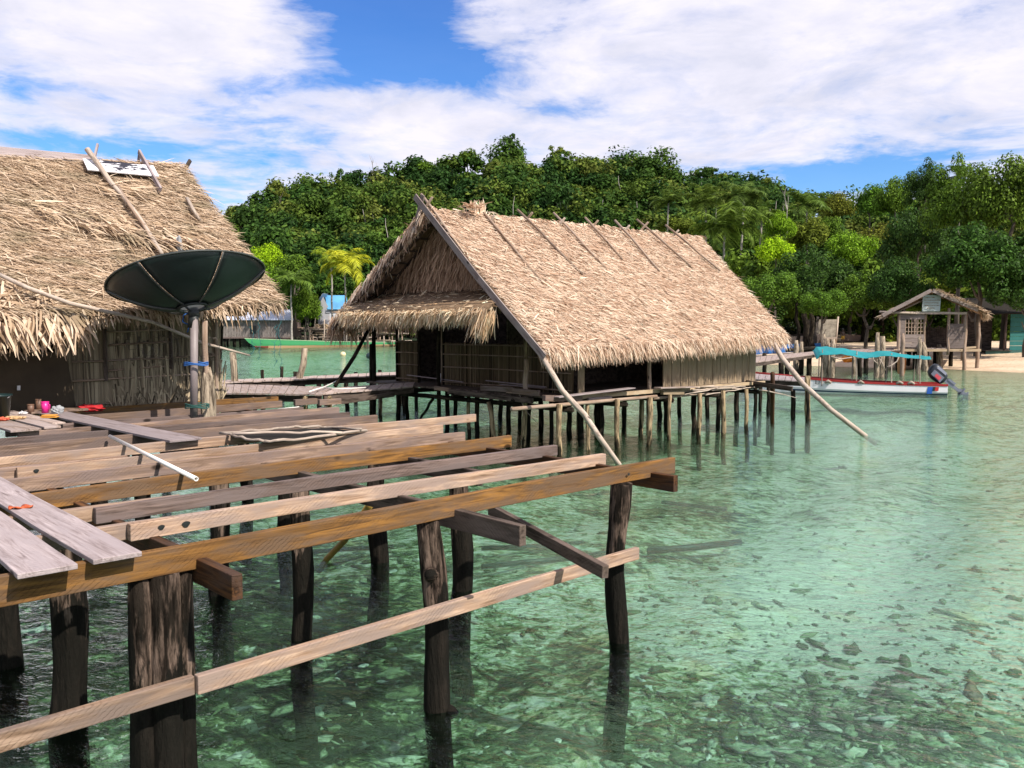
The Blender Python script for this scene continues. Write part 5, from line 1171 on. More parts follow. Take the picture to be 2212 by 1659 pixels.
# ================================================================== BOATS
def boat(name, loc, yaw, L, B, hb, hs, label, mats_, bow=1.0, rake=.9, deckd=.30, stern_square=True, inner='inner', cat='boat', drop=.18, flare=.75, group=None):
    """x from stern (0) to bow (L)"""
    t = thing(name, loc, label, cat, group); t.rotation_euler = (0, 0, yaw); Mw = world_of(t)
    N = 22; rows = []; inn = []
    for i in range(N+1):
        s = i/N; w_ = B/2*(1-max(0, (s-.45)/.55)**2.3)*(1 if stern_square else (1-max(0, (.4-s)/.4)**2.4)); w_ = max(w_, .012)
        g_ = hs+(hb-hs)*s**2.2+(0 if stern_square else (hb-hs)*.7*max(0, .35-s)**2/.1225); x = L*s
        kb = -drop+max(0, s-.82)**2*bow*3.5; xo = rake*max(0, s-.8)*2.0
        if not stern_square: kb += max(0, .14-s)**2*14
        rows.append([(x+xo, -w_, g_), (x+xo*.6, -w_*.96, g_*.5+kb*.5), (x, -w_*flare, kb+.05), (x, 0, kb-.02), (x, w_*flare, kb+.05), (x+xo*.6, w_*.96, g_*.5+kb*.5), (x+xo, w_, g_)])
        wi = max(.006, w_-.045); inn.append([(x+xo, -wi, g_), (x+xo*.5, -wi*.9, max(g_-deckd, kb+.08)), (x+xo*.5, wi*.9, max(g_-deckd, kb+.08)), (x+xo, wi, g_)])
    mb = MB(); vs = [p for r_ in rows for p in r_]; fs = [(i*7+j, i*7+j+1, (i+1)*7+j+1, (i+1)*7+j) for i in range(N) for j in range(6)]+[tuple(range(7))[::-1]]
    mb.add(vs, fs); hull = mb.build('hull', mats_['hull'], t, smooth=False); hull.matrix_basis = Matrix.Identity(4)
    mb = MB(); mb.add([p for r_ in inn for p in r_], [(i*4+j, (i+1)*4+j, (i+1)*4+j+1, i*4+j+1) for i in range(N) for j in range(3)]); mb.add([inn[0][k] for k in range(4)], [(0, 1, 2, 3)])
    o = mb.build('inside', mats_[inner], t); o.matrix_basis = Matrix.Identity(4)
    for sd_ in (-1, 1):
        mb = MB()
        for i in range(N):
            a, b = Vector(rows[i][0 if sd_ < 0 else 6]), Vector(rows[i+1][0 if sd_ < 0 else 6]); mb.bar(a+Vector((0, -.02*sd_, .008)), b+Vector((0, -.02*sd_, .008)), .07, mats_.get('rail_h', .06))
        o = mb.build('gunwale', mats_['rail'], t); o.matrix_basis = Matrix.Identity(4)
    return t, rows, Mw
def ident(o): o.matrix_basis = Matrix.Identity(4); return o
def strip(t, rows, j0, f0, f1, i0, i1, m, name, off=.006, side=-1):
    """painted band lying 6 mm proud on the hull side between fractions f0..f1 from gunwale down"""
    vs = []
    for i in range(i0, i1+1):
        a, b, c = Vector(rows[i][0 if side < 0 else 6]), Vector(rows[i][1 if side < 0 else 5]), Vector(rows[i][2 if side < 0 else 4])
        def P(f): return (a.lerp(b, f*2) if f < .5 else b.lerp(c, f*2-1))+Vector((0, side*off, 0))
        vs += [P(f0), P(f1)]
    o = MB().add(vs, [(2*k, 2*k+1, 2*k+3, 2*k+2) for k in range(i1-i0)]).build(name, m, t); return ident(o)
st_, bw_ = at(2050, 853, 0), at(1636, 846, 0)
yaw = math.atan2(bw_.y-st_.y, bw_.x-st_.x)
mred = plain('red_rail', (.33, .02, .018), .5, var=.3); mnavy = plain('navy_stripe', (.015, .04, .10), .5); mteal = plain('dark_teal_inside', (.018, .05, .06), .6)
mo = thing  # alias
whull = plain('white_hull_paint', (.85, .83, .85), .45, .4, var=.06, dirt=(.6, .55, .45), dirtamt=.2, scale=1.4)
wb, rows, Mw = boat('motor_boat', st_+Vector((0, .45, 0)), yaw, (bw_-st_).length*.97, 1.35, .78, .40, 'long white motor boat with red rail and turquoise canopy moored by the jetty', dict(hull=whull, inner=mteal, rail=mred, rail_h=.09), deckd=.5, rake=.5)
# after this yaw the boat's own +Y side (port) faces the camera
SD = 1 if (Matrix.Rotation(yaw, 3, 'Z') @ Vector((0, 1, 0))).y < 0 else -1
strip(wb, rows, 0, .62, .72, 0, 21, mnavy, 'stripe', side=SD)
strip(wb, rows, 0, .86, 1.0, 0, 22, plain('waterline_scum', (.30, .21, .06), .7, var=.6), 'waterline_band', side=SD)
def side_quad(x0, x1, z0, z1, m, name, skew=0):
    y = SD*(1.35/2*.985+.012); o = MB().add([(x0, y, z0), (x1, y, z0), (x1+skew, y, z1), (x0+skew, y, z1)], [(0, 1, 2, 3)]).build(name, m, wb); return ident(o)
blue = plain('blue_patch', (.02, .10, .42), .5); redp_ = plain('red_patch', (.55, .03, .025), .5)
side_quad(.60, .80, .05, .33, blue, 'blue_patch', -.04); side_quad(.50, .62, .16, .33, M['black'], 'black_patch', -.05); side_quad(.36, .5, .17, .33, redp_, 'red_patch', -.02)
def text(body, size, m, parent, mat4, name):
    cu = bpy.data.curves.new(name, 'FONT'); cu.body = body; cu.size = size; cu.extrude = .002; cu.align_x = 'LEFT'
    tmp = bpy.data.objects.new('t', cu); COL.objects.link(tmp); bpy.context.view_layer.update()
    me = bpy.data.meshes.new_from_object(tmp.evaluated_get(bpy.context.evaluated_depsgraph_get())); bpy.data.objects.remove(tmp); bpy.data.curves.remove(cu)
    me.materials.clear(); o = link(name, me, m, parent); o.matrix_basis = mat4; return o
# lettering near the bow, on the side towards the camera
Lb = (bw_-st_).length*.97
fx = Vector((-SD, 0, 0)) if True else None
def face(x, z): # text frame: reads left to right seen from the camera side
    xd_ = Vector((-1, 0, 0)) if SD > 0 else Vector((1, 0, 0)); yd_ = Vector((0, 0, 1)); zd_ = xd_.cross(yd_)
    m4 = Matrix((xd_, yd_, zd_)).transposed().to_4x4(); m4.translation = Vector((x, SD*(1.35/2+.005), z)); return m4
i_ = 16
text('WII', .26, M['black'], wb, face(Lb*.795, .40), 'boat_name'); text('EFOR', .26, M['black'], wb, face(Lb*.70, .37), 'boat_name')
for o in wb.children:
    if o.name.startswith('boat_name'): o.location.y = SD*(.675*(1-max(0, (o.location.x/Lb-.45)/.55)**2.3)+.02); o.rotation_euler.z += 0
# canopy of turquoise cloth on thin poles
tarp = plain('turquoise_tarp', (.008, .21, .23), .6, .25, var=.15)
NX, NY = 60, 14; vs = []
c0_, c1_ = Lb*.70, Lb*.08
for i in range(NX+1):
    s = i/NX; x = c0_+(c1_-c0_)*s
    for j in range(NY+1):
        r_ = j/NY; y = (r_-.5)*(1.5-.75*s**2)
        z = 1.86-.26*s-SD*y*(.20-.12*s)+.015*math.sin(s*61+r_*7)*math.sin(r_*11+s*13)+.05*math.cos(s*12.57-2.2)-.10*abs(math.sin(s*9.4+.5))*math.sin(r_*3.14)*.6-.10*(2*r_-1)**2+.02*math.sin(r_*9+s*20)+(-.14 if s < .03 else 0)
        vs.append((x, y, z))
o = ident(MB().add(vs, [(i*(NY+1)+j, (i+1)*(NY+1)+j, (i+1)*(NY+1)+j+1, i*(NY+1)+j+1) for i in range(NX) for j in range(NY)]).build('canopy', tarp, wb, smooth=True)); q = o.modifiers.new('thickness', 'SOLIDIFY'); q.thickness = .01
for s in (.06, .36, .66, .9):
    for sd_ in (-1, 1):
        x = c0_+(c1_-c0_)*s; ident(MB().tube([(x, sd_*.62, .3), (x, sd_*.55*(1-.4*s**2), 1.86-.26*s)], .02, 6).build('canopy_pole', M['bleached'], wb))
for x in (Lb*.62, Lb*.42, Lb*.22, Lb*.14): o = ident(MB().box((x, 0, .38), (.22, 1.22, .05)).build('thwart', M['board'], wb))
for s in (.63, .455, .25, .19):
    mb = MB(); mb.tube([(Lb*s-.12, SD*.66, .44), (Lb*s, SD*.69, .52), (Lb*s+.12, SD*.66, .44)], [.05, .06, .05], 8); ident(mb.build('rope_lashing', M['bleached'], wb, smooth=True))
# outboard motor tilted up on the transom
om = bpy.data.objects.new('outboard_motor', None); COL.objects.link(om); om.parent = wb; om.location = (-.12, 0, .50); om.rotation_euler = (0, math.radians(52), 0); om.scale = (1.12, 1.12, 1.12)
mgrey = plain('engine_grey', (.20, .21, .26), .35, .5, var=.15); mdk = plain('engine_dark', (.02, .024, .032), .35, .5)
def sub(mb, name, m, smooth=True): o = mb.build(name, m, None, smooth=smooth); o.parent = om; return o
bm_ = MB(); prof = []
n_ = 18
for zc_, rx_, ry_, xo_ in ((.10, .13, .11, 0), (.16, .21, .17, 0), (.34, .26, .20, -.01), (.52, .28, .205, -.03), (.66, .26, .19, -.05), (.76, .20, .15, -.07), (.80, .10, .08, -.08)):
    prof.append([(xo_+rx_*math.copysign(abs(math.cos(6.2832*i/n_))**.75, math.cos(6.2832*i/n_)), ry_*math.copysign(abs(math.sin(6.2832*i/n_))**.75, math.sin(6.2832*i/n_)), zc_) for i in range(n_)])
bm_.add([p for r_ in prof for p in r_], [(a*n_+i, a*n_+(i+1) % n_, (a+1)*n_+(i+1) % n_, (a+1)*n_+i) for a in range(6) for i in range(n_)]+[tuple(range(n_))[::-1], tuple(range(6*n_, 7*n_))])
sub(bm_, 'cowl', mdk)
mb = MB()
for y in (-1, 1): mb.quadbox([(.19, y*.200, .22), (-.05, y*.21, .22), (-.07, y*.21, .66), (.13, y*.195, .66)][::y], .02); mb.quadbox([(-.14, y*.212, .24), (-.24, y*.185, .26), (-.25, y*.18, .62), (-.16, y*.205, .64)][::y], .02)
sub(mb, 'cowl_panel', mgrey, False)
mb = MB()
mdc = plain('red_decal', (.72, .10, .12), .4)
for y in (-1, 1): sub(MB().quadbox([(.15, y*.218, .30), (.02, y*.222, .30), (.0, y*.222, .52), (.12, y*.218, .52)][::y], .015), 'engine_decal', mdc, False)
mb = MB(); mb.bar((0, 0, .12), (.0, 0, -.55), .16, .13, up=Vector((1, 0, 0)), taper=.75); mb.bar((-.02, 0, -.5), (-.02, 0, -.92), .10, .16, up=Vector((1, 0, 0)), taper=.8); mb.bar((-.10, 0, .05), (-.10, 0, -.25), .2, .08, up=Vector((1, 0, 0))); sub(mb, 'shaft', mgrey, False)
mb = MB(); mb.box((.02, 0, -.62), (.42, .22, .02)); mb.tube([(-.16, 0, -.80), (.02, 0, -.80), (.20, 0, -.80)], [.03, .055, .045], 12); mb.quadbox([(-.1, .012, -.85), (.12, .012, -.85), (.06, .012, -1.02), (-.04, .012, -1.0)], .024); sub(mb, 'gearcase', mgrey, False)
mb = MB()
for k in range(3):
    a = k*2.094; d1, d2 = Vector((.0, math.cos(a), math.sin(a))), Vector((0, math.cos(a+.7), math.sin(a+.7))); o_ = Vector((.24, 0, -.80)); mb.add([o_+d1*.03, o_+d1*.16+Vector((.04, 0, 0)), o_+d2*.15-Vector((.03, 0, 0)), o_+d2*.03], [(0, 1, 2, 3)])
mb.tube([(.2, 0, -.80), (.3, 0, -.80)], [.04, .025], 10); sub(mb, 'propeller', plain('propeller_metal', (.55, .57, .6), .3, .5, .6))
mb = MB(); mb.box((.06, 0, -.60), (.1, .14, .1)); sub(mb, 'tilt_bracket', mdk, False)

# long green boat on the left
ga, gb = at(538, 752, 0), at(905, 747, 0)
gL = (gb-ga).length; gyaw = math.atan2(ga.y-gb.y, ga.x-gb.x)
mgreen = NT('green_hull'); z_ = mgreen.n('SeparateXYZ', {0: mgreen.n('TexCoord').outputs['Object']}); nz = mgreen.noise(mgreen.n('TexCoord').outputs['Object'], 1.2, 6, .65)
zn = mgreen.math('ADD', z_.outputs[2], mgreen.math('MULTIPLY', nz, .12)); cc = mgreen.ramp(zn, [(.30, (.42, .27, .15)), (.33, (.045, .26, .10))], 'CONSTANT')
red_ = mgreen.math('MULTIPLY', mgreen.math('LESS_THAN', zn, .33), mgreen.math('GREATER_THAN', z_.outputs[0], gL*.90)); cc = mgreen.mix(red_, cc, (.20, .055, .035))
gm = mgreen.done(cc, .55, spec=.35)
g_, rw2, _ = boat('longboat', gb, gyaw, gL*.97, 1.8, 1.25, .58, 'long green wooden boat with bare planks below, moored on the left before the plank house', dict(hull=gm, inner=plain('boat_wood_inside', (.16, .12, .07), .7), rail=plain('pale_green_rail', (.30, .42, .25), .6), rail_h=.09), rake=3.2, bow=3.0, deckd=.6)
# blue boat behind the jetty and canoes on the beach
b0_ = at(1690, 768, .1)
boat('rowing_boat', at(1600, 772, .2), .12, 7.0, 1.5, 1.15, 1.0, 'blue wooden boat on the beach behind the far eave of the near hut', dict(hull=plain('blue_hull', (.02, .16, .48), .5, var=.3), inner=plain('blue_inside', (.03, .14, .34), .6), rail=plain('blue_rail', (.05, .24, .55), .5)), rake=.6)
for px, py, dz, yw, L_, c_, lab in ((1712, 752, .75, .10, 4.6, 'bleached', 'pale canoe on the sand nearest the hut eave'), (1742, 755, .55, .35, 5.2, 'stump', 'canoe with a tan side behind the left end of the canopy'), (1705, 744, .85, .02, 4.2, 'grey', 'grey dugout canoe at the back of the beach'), (1862, 752, .6, .62, 6.2, 'brown', 'brown canoe pointing up at the right, behind the canopy')):
    p = at(px, py, dz); g__ = float(ground_z(p.x, p.y))
    boat('canoe', Vector((p.x-2, p.y, max(g__, 0)+.22)), yw, L_, .75, .75, .42, lab, dict(hull=M[c_], inner=M['darkwood'], rail=M[c_]), rake=.5, stern_square=False, drop=.16, cat='canoe', group='canoes drawn up on the beach')
p = at(1832, 735, d=62); lump(1832, 0, (.5, .4, .45), 'white', 'x', 'x', 'x', 1) if False else None
c = at(1832, 748, d=62); c.z = float(ground_z(c.x, c.y))
bm = bmesh.new(); bmesh.ops.create_icosphere(bm, subdivisions=3, radius=1); rr = random.Random(4)
for v in bm.verts: n = v.co.copy(); k = 1+.2*math.sin(n.x*6)*math.sin(n.z*5+1)+.05*rr.uniform(-1, 1); v.co = Vector((n.x*.40*k, n.y*.34*k, (n.z+.6)*.34*k))
me = bpy.data.meshes.new('orange_bag'); bm.to_mesh(me); bm.free(); o = link('orange_bag', me, plain('orange_plastic', (.72, .24, .012), .5, var=.3, scale=2), None, Matrix.Translation(c)); tag(o, 'bright orange plastic heap on the beach behind the canopy', 'bag')
for px, py, r, col_, lab in ((741, 766, .27, (.72, .62, .36), 'pale yellow float on the water left of the near hut'), (798, 770, .30, (.012, .03, .035), 'black float on the water left of the near hut')):
    p = at(px, py+3, 0); t = thing('float', p, lab, 'float', 'mooring floats'); bm = bmesh.new(); bmesh.ops.create_uvsphere(bm, u_segments=20, v_segments=14, radius=r)
    me = bpy.data.meshes.new('body'); bm.to_mesh(me); bm.free(); me.polygons.foreach_set('use_smooth', [True]*len(me.polygons)); link('body', me, plain('float_skin_%d' % px, col_, .45), t, Matrix.Translation(p+Vector((0, 0, r*.55))))
    MB().tube([p+Vector((0, 0, r*1.5)), p+Vector((.04, 0, r*1.75)), p+Vector((0, 0, r*1.9))], .03, 6).build('eye', M['black'], t, Matrix.Translation(p))

# ================================================================== OPEN HUT ON THE BEACH
M['hutboard'] = wood('grey_hut_board', (.27, .215, .19), (.15, .115, .10), (.21, .17, .155), saw=.1, island=True)
def beachhut():
    D0 = 54.8; k = D0/FOC
    X = lambda px: (px-1106)*k
    Zf = lambda py: EYE+(705-py)*k
    t = thing('open_hut', Vector((X(2010), D0, 0)), 'small open wooden hut on posts over the beach with a faded notice in its gable', 'hut')
    y0, y1 = D0, D0+5.0
    P = lambda px, py, y=y0: Vector((X(px)+(y-y0)*.5, y, Zf(py)))
    for px, yb, yt, y in ((2083, 800, 674, y0), (1940, 776, 674, y0), (1995, 752, 667, y0), (2047, 752, 666, y0), (2112, 800, 680, y0+.7), (1940, 776, 674, y1), (2083, 790, 674, y1)):
        pole_obj('post', wob(P(px, yb+14, y), P(px, yt, y), 6, .03), .125 if px in (2083, 2112) else .09, M['pole'], t, 9, .08, .05)
    for px, y in ((1945, y0+2), (1975, y0+1.5), (2020, y0+2), (2055, y0+2.2), (2000, y0+3.5)): pole_obj('post', [P(px, 800, y), P(px, 752, y)], .14, M['darkstilt'], t, 8, .1)
    mb = MB(); boards(mb, P(1936, 752), P(2086, 752), P(2086, 752, y1), P(1936, 752, y1), 14); mb.build('floor', M['deck'], t, Matrix.Translation(P(2010, 752)))
    beam('floor_beam', P(1930, 756.5), P(2118, 756.5), .1, .16, M['board'], t); beam('tie_beam', P(1906, 675.5, y0-.16), P(2085, 677, y0-.16), .12, .15, M['bleached'], t)
    def wallboards(px0, px1, py0, py1, n, name, m='board'):
        mb = MB()
        for i in range(n):
            a = py0+(py1-py0)*i/n; b = py0+(py1-py0)*(i+1)/n; mb.bar(P(px0+R.uniform(-.6, .6), (a+b)/2, y0-.05), P(px1+R.uniform(-.6, .6), (a+b)/2, y0-.05), .04, abs(b-a)*k-.015)
        return mb.build(name, M[m], t, Matrix.Translation(P((px0+px1)/2, (py0+py1)/2)))
    wallboards(1941, 1995, 722, 750, 3, 'front_wall', 'hutboard'); wallboards(1941, 1995, 675, 690, 1, 'front_wall', 'hutboard'); wallboards(1941, 1953, 690, 722, 1, 'front_wall', 'hutboard'); wallboards(2045, 2083, 699, 752, 3, 'front_wall', 'hutboard')
    MB().quadbox([P(1936, 752, y0+.1), P(1936, 752, y1), P(1936, 676, y1), P(1936, 676, y0+.1)][::-1], .05).build('side_wall', M['hutboard'], t)
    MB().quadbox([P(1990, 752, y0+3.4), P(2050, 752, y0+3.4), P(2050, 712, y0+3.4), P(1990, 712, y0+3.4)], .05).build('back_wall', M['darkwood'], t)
    mb = MB()
    for q in range(6): mb.bar(P(1954+q*6.6, 690, y0-.05), P(1954+q*6.6, 722, y0-.05), .05, .05, up=Vector((0, 1, 0)))
    for q in range(3): mb.bar(P(1953, 698+q*9, y0-.02), P(1993, 698+q*9, y0-.02), .05, .05)
    mb.build('lattice_window', M['pole'], t, Matrix.Translation(P(1975, 705)))
    mb = MB()
    for q in range(12): mb.bar(P(1998+q*4.1, 752, y0+3.0), P(1998+q*4.1, 706+R.uniform(-3, 3), y0+3.0), .09, .03, up=Vector((0, 1, 0)))
    mb.bar(P(1996, 714, y0+3.02), P(2046, 714, y0+3.02), .04, .1); mb.bar(P(1996, 735, y0+3.02), P(2046, 735, y0+3.02), .04, .5)
    mb.build('picket_gate', M['darkwood'], t, Matrix.Translation(P(2020, 730, y0+3)))
    wallboards(1, 2, 3, 4, 0, 'x') if False else None
    ap, lf_, rt = P(2010, 629, y0-.7), P(1905, 682, y0-.7), P(2128, 679, y0-.7); dY = Vector((3.0, 6.0, 0))
    mb = MB().quadbox([lf_, ap, ap+dY, lf_+dY][::-1], .08).quadbox([ap, rt, rt+dY, ap+dY][::-1], .08)
    def fix(mb): return mb
    Vv, F = merge([blades(ap, dY, rt-ap, 1500, (.25, .6), (.03, .07), (.2, .5), .12, .1, 951), blades(ap, dY, lf_-ap, 1500, (.25, .6), (.03, .07), (.2, .5), .12, .1, 952), fringe(rt, rt+dY, Vector((1, 0, 0)), 300, (.2, .5), (.03, .07), .3, 953, .6), blades(ap+Vector((0, 0, .05)), (rt-ap)*.95, Vector((0, -.4, -.05)), 260, (.2, .5), (.03, .06), (.2, .8), .35, .12, 954)])
    me = npmesh('thatch_roof', np.concatenate([Vv, np.array(mb.v)]), np.concatenate([F, np.array(mb.f)+len(Vv)])); o = link('thatch_roof', me, [M['oldthatch'], M['underthatch']], t)
    mi = np.zeros(len(me.polygons), np.int32); mi[-len(mb.f):] = 1; me.polygons.foreach_set('material_index', mi)
    n_ = Vector((0, -.03, 0))
    beam('bargeboard', ap+n_+Vector((-.1, 0, .0)), lf_+n_, .05, .22, M['barge'], t); beam('bargeboard', ap+n_, rt+n_-Vector((.6, 0, -.25)), .05, .24, M['barge'], t)
    pole_obj('rafter', [P(2006, 642, y0-.1), P(1930, 676, y0-.1)], .06, M['pole'], t, 7); pole_obj('roof_pole', [P(1898, 674, y0-.3), P(1975, 677, y0-.3)], .07, M['bleached'], t, 7)
    # faded notice with hand lettering nobody can read any more
    sg = MB().quadbox([P(1989, 673, y0-.3), P(2027, 673, y0-.3), P(2029, 638, y0-.3), P(1990, 638, y0-.3)], .04).build('notice_board', plain('faded_notice', (.48, .55, .54), .7, var=.2, scale=1.5, dirt=(.36, .33, .22), dirtamt=.6), t, Matrix.Translation(P(2008, 655, y0-.3)))
    mb = MB(); rr = random.Random(3)
    for r_, (a, b) in enumerate(((1994, 2014), (1993, 2026), (1994, 2022), (1993, 2026), (2000, 2014))):
        py = 643.5+r_*5.6; px = a
        while px < b:
            w_ = rr.uniform(.8, 2.0); q = P(px, py, y0-.315); 
            for s in range(3): mb.bar(q+Vector((w_*k*s/3, 0, rr.uniform(-.03, .03))), q+Vector((w_*k*(s+.8)/3, 0, rr.uniform(-.03, .03))), .006, .028)
            px += w_+rr.uniform(.4, 1.2)
    mb.build('faded_writing', plain('brown_writing', (.32, .20, .11), .8), sg, Matrix.Translation(P(2008, 655, y0-.3)))
    beam('side_rail', P(2086, 752, y0+.6), P(2112, 750, y0+.7), .08, .12, M['board'], t)
    return t
beachhut()
# teal house at the right edge
def tealhouse():
    D0 = 63.0; k = D0/FOC; P = lambda px, py, y=D0: Vector(((px-1106)*k, y, EYE+(705-py)*k))
    t = thing('teal_house', P(2190, 770), 'teal painted plank house on short posts at the right edge, in deep shade', 'house')
    mt = plain('teal_paint', (.02, .135, .125), .6, .3, var=.2, scale=1.2); mb = MB()
    for q in range(9): mb.bar(P(2180, 762-q*10.2), P(2330, 762-q*10.2), .05, 10.2*k-.02)
    mb.build('wall', mt, t, Matrix.Translation(P(2200, 720)))
    MB().quadbox([P(2128, 768, D0-.1), P(2330, 768, D0-.1), P(2330, 757, D0-.1), P(2128, 757, D0-.1)], .08).build('skirting', plain('dark_teal_paint', (.03, .10, .085), .6), t, Matrix.Translation(P(2200, 762)))
    mb = MB(); boards(mb, P(2126, 757, D0-.2), P(2182, 757, D0-.2), P(2182, 757, D0+3), P(2126, 757, D0+3), 6); mb.build('porch_floor', M['darkwood'], t, Matrix.Translation(P(2150, 757)))
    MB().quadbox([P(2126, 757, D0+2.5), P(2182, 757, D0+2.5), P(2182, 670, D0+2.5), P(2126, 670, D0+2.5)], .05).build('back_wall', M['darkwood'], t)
    for px in (2135, 2160, 2196, 2240): pole_obj('post', [P(px, 795), P(px, 767)], .16, M['grey'], t, 8, .1)
    pole_obj('porch_post', [P(2168, 757, D0), P(2172, 670, D0)], .08, M['grey'], t, 7)
    MB().quadbox([P(2110, 678, D0-1), P(2340, 674, D0-1), P(2340, 640, D0+4), P(2110, 640, D0+4)], .08).build('roof', plain('rusty_roof', (.03, .026, .022), .9, .05), t)
tealhouse()
# woven screen and far beach things
def screen():
    D0 = 84; k = D0/FOC; P = lambda px, py, y=D0: Vector(((px-1106)*k, y, EYE+(705-py)*k))
    t = thing('woven_screen', P(1775, 742), 'grey woven screen wall standing on the sand under the trees', 'screen')
    MB().quadbox([P(1758, 738), P(1803, 735), P(1806, 690), P(1768, 690)], .1).build('panel', plain('grey_woven', (.34, .30, .24), .9, .1, var=.5, scale=2.5), t, Matrix.Translation(P(1780, 715)))
    for px in (1762, 1806): pole_obj('post', [P(px, 744, D0+.2), P(px+4, 684, D0+.2)], .1, M['bleached'], t, 7)
    beam('rail', P(1756, 732, D0-.15), P(1806, 730, D0-.15), .1, .2, M['bleached'], t)
screen()
for i, (px, yb, yt, D, r, lab) in enumerate(((1742, 748, 640, 70, .32, 'thick dark trunk on the beach left of the woven screen'), (1727, 748, 650, 72, .2, 'slimmer dark trunk left of the thick one'), (1752, 750, 650, 69, .25, 'leaning dark trunk touching the woven screen'), (1868, 738, 640, 88, .28, 'left one of three dark trunks behind the canopy'), (1884, 738, 640, 90, .22, 'middle one of three dark trunks behind the canopy'), (1902, 738, 640, 88, .26, 'right one of three dark trunks behind the canopy'))):
    p = at(px, yb, d=D); p.z = float(ground_z(p.x, p.y))-.2; tp = at(px+R.uniform(-8, 8), yt, d=D)
    o = pole_obj('tree_trunk', wob(p, tp, 6, .15), [r*1.15, r*.9, r*.8, r*.75, r*.7, r*.6, r*.5], M['darkstilt'], None, 9, .08); tag(o, lab, 'tree trunk', 'trunks under the shore trees')
def fence(px0, px1, py0, py1, D, n, label):
    k = D/FOC; P = lambda px, py, y=D: Vector(((px-1106)*k, y, EYE+(705-py)*k)); t = thing('rail_fence', P(px0, py1), label, 'fence')
    for q in range(n): px = px0+(px1-px0)*q/(n-1); pole_obj('post', [P(px, py1+6), P(px+R.uniform(-1, 1), py0)], .07, M['pole'], t, 6)
    for f in (.25, .7): pole_obj('rail', wob(P(px0, py0+(py1-py0)*f), P(px1, py0+(py1-py0)*f), 6, .05), .05, M['pole'], t, 6)
fence(1800, 1990, 712, 732, 92, 9, 'low pole fence at the back of the shady beach')
# beached log and driftwood
o = pole_obj('driftwood', wob(at(1700, 757, d=56), at(1760, 752, d=58), 6, .06), .13, M['darkstilt'], None, 8, .15); o.location.z = max(.5, o.location.z); tag(o, 'dark driftwood log lying before the canoes', 'log')

# ================================================================== LEFT SHORE BUILDINGS
def plankhouse():
    D0 = 116; k = D0/FOC; P = lambda px, py, y=D0: Vector(((px-1106)*k, y, EYE+(705-py)*k))
    t = thing('plank_house', P(560, 750), 'weathered plank house with a pale metal roof on stilts over the water', 'house')
    mb = MB(); n = 26
    for q in range(n):
        a, b = 470+158*q/n, 470+158*(q+1)/n; mb.bar(P((a+b)/2, 728.5), P((a+b)/2, 690), (b-a)*k-.03, .05, up=Vector((0, 1, 0)))
    w_ = mb.build('wall', wood('plank_house_wall', (.36, .32, .29), (.10, .085, .075), (.24, .20, .18), saw=.0, knots=False, island=True), t, Matrix.Translation(P(550, 710)) @ frame(Vector((0, 0, 1))).to_4x4())
    MB().quadbox([P(628, 728, D0), P(628, 728, D0+6), P(628, 690, D0+6), P(628, 690, D0)], .05).build('side_wall', M['grey'], t)
    MB().quadbox([P(462, 691, D0-.6), P(638, 691, D0-.6), P(612, 668, D0+4), P(462, 668, D0+4)], .06).build('roof', corr('pale_metal_roof', (.62, .66, .80), (.5, .56, .70)), t, Matrix.Translation(P(550, 680)))
    beam('floor_beam', P(465, 729.5), P(634, 729.5), .2, .2, M['grey'], t)
    for q in range(17):
        px = 476+q*9.6+R.uniform(-2, 2); y = D0+R.uniform(0, 5); pole_obj('stilt', [P(px, 756, y), P(px+R.uniform(-1.5, 1.5), 729, y)], .14, M['darkstilt'], t, 7)
    MB().box(P(548, 712, D0-.06), (.8, .05, 1.1)).build('window', M['black'], t)
plankhouse()
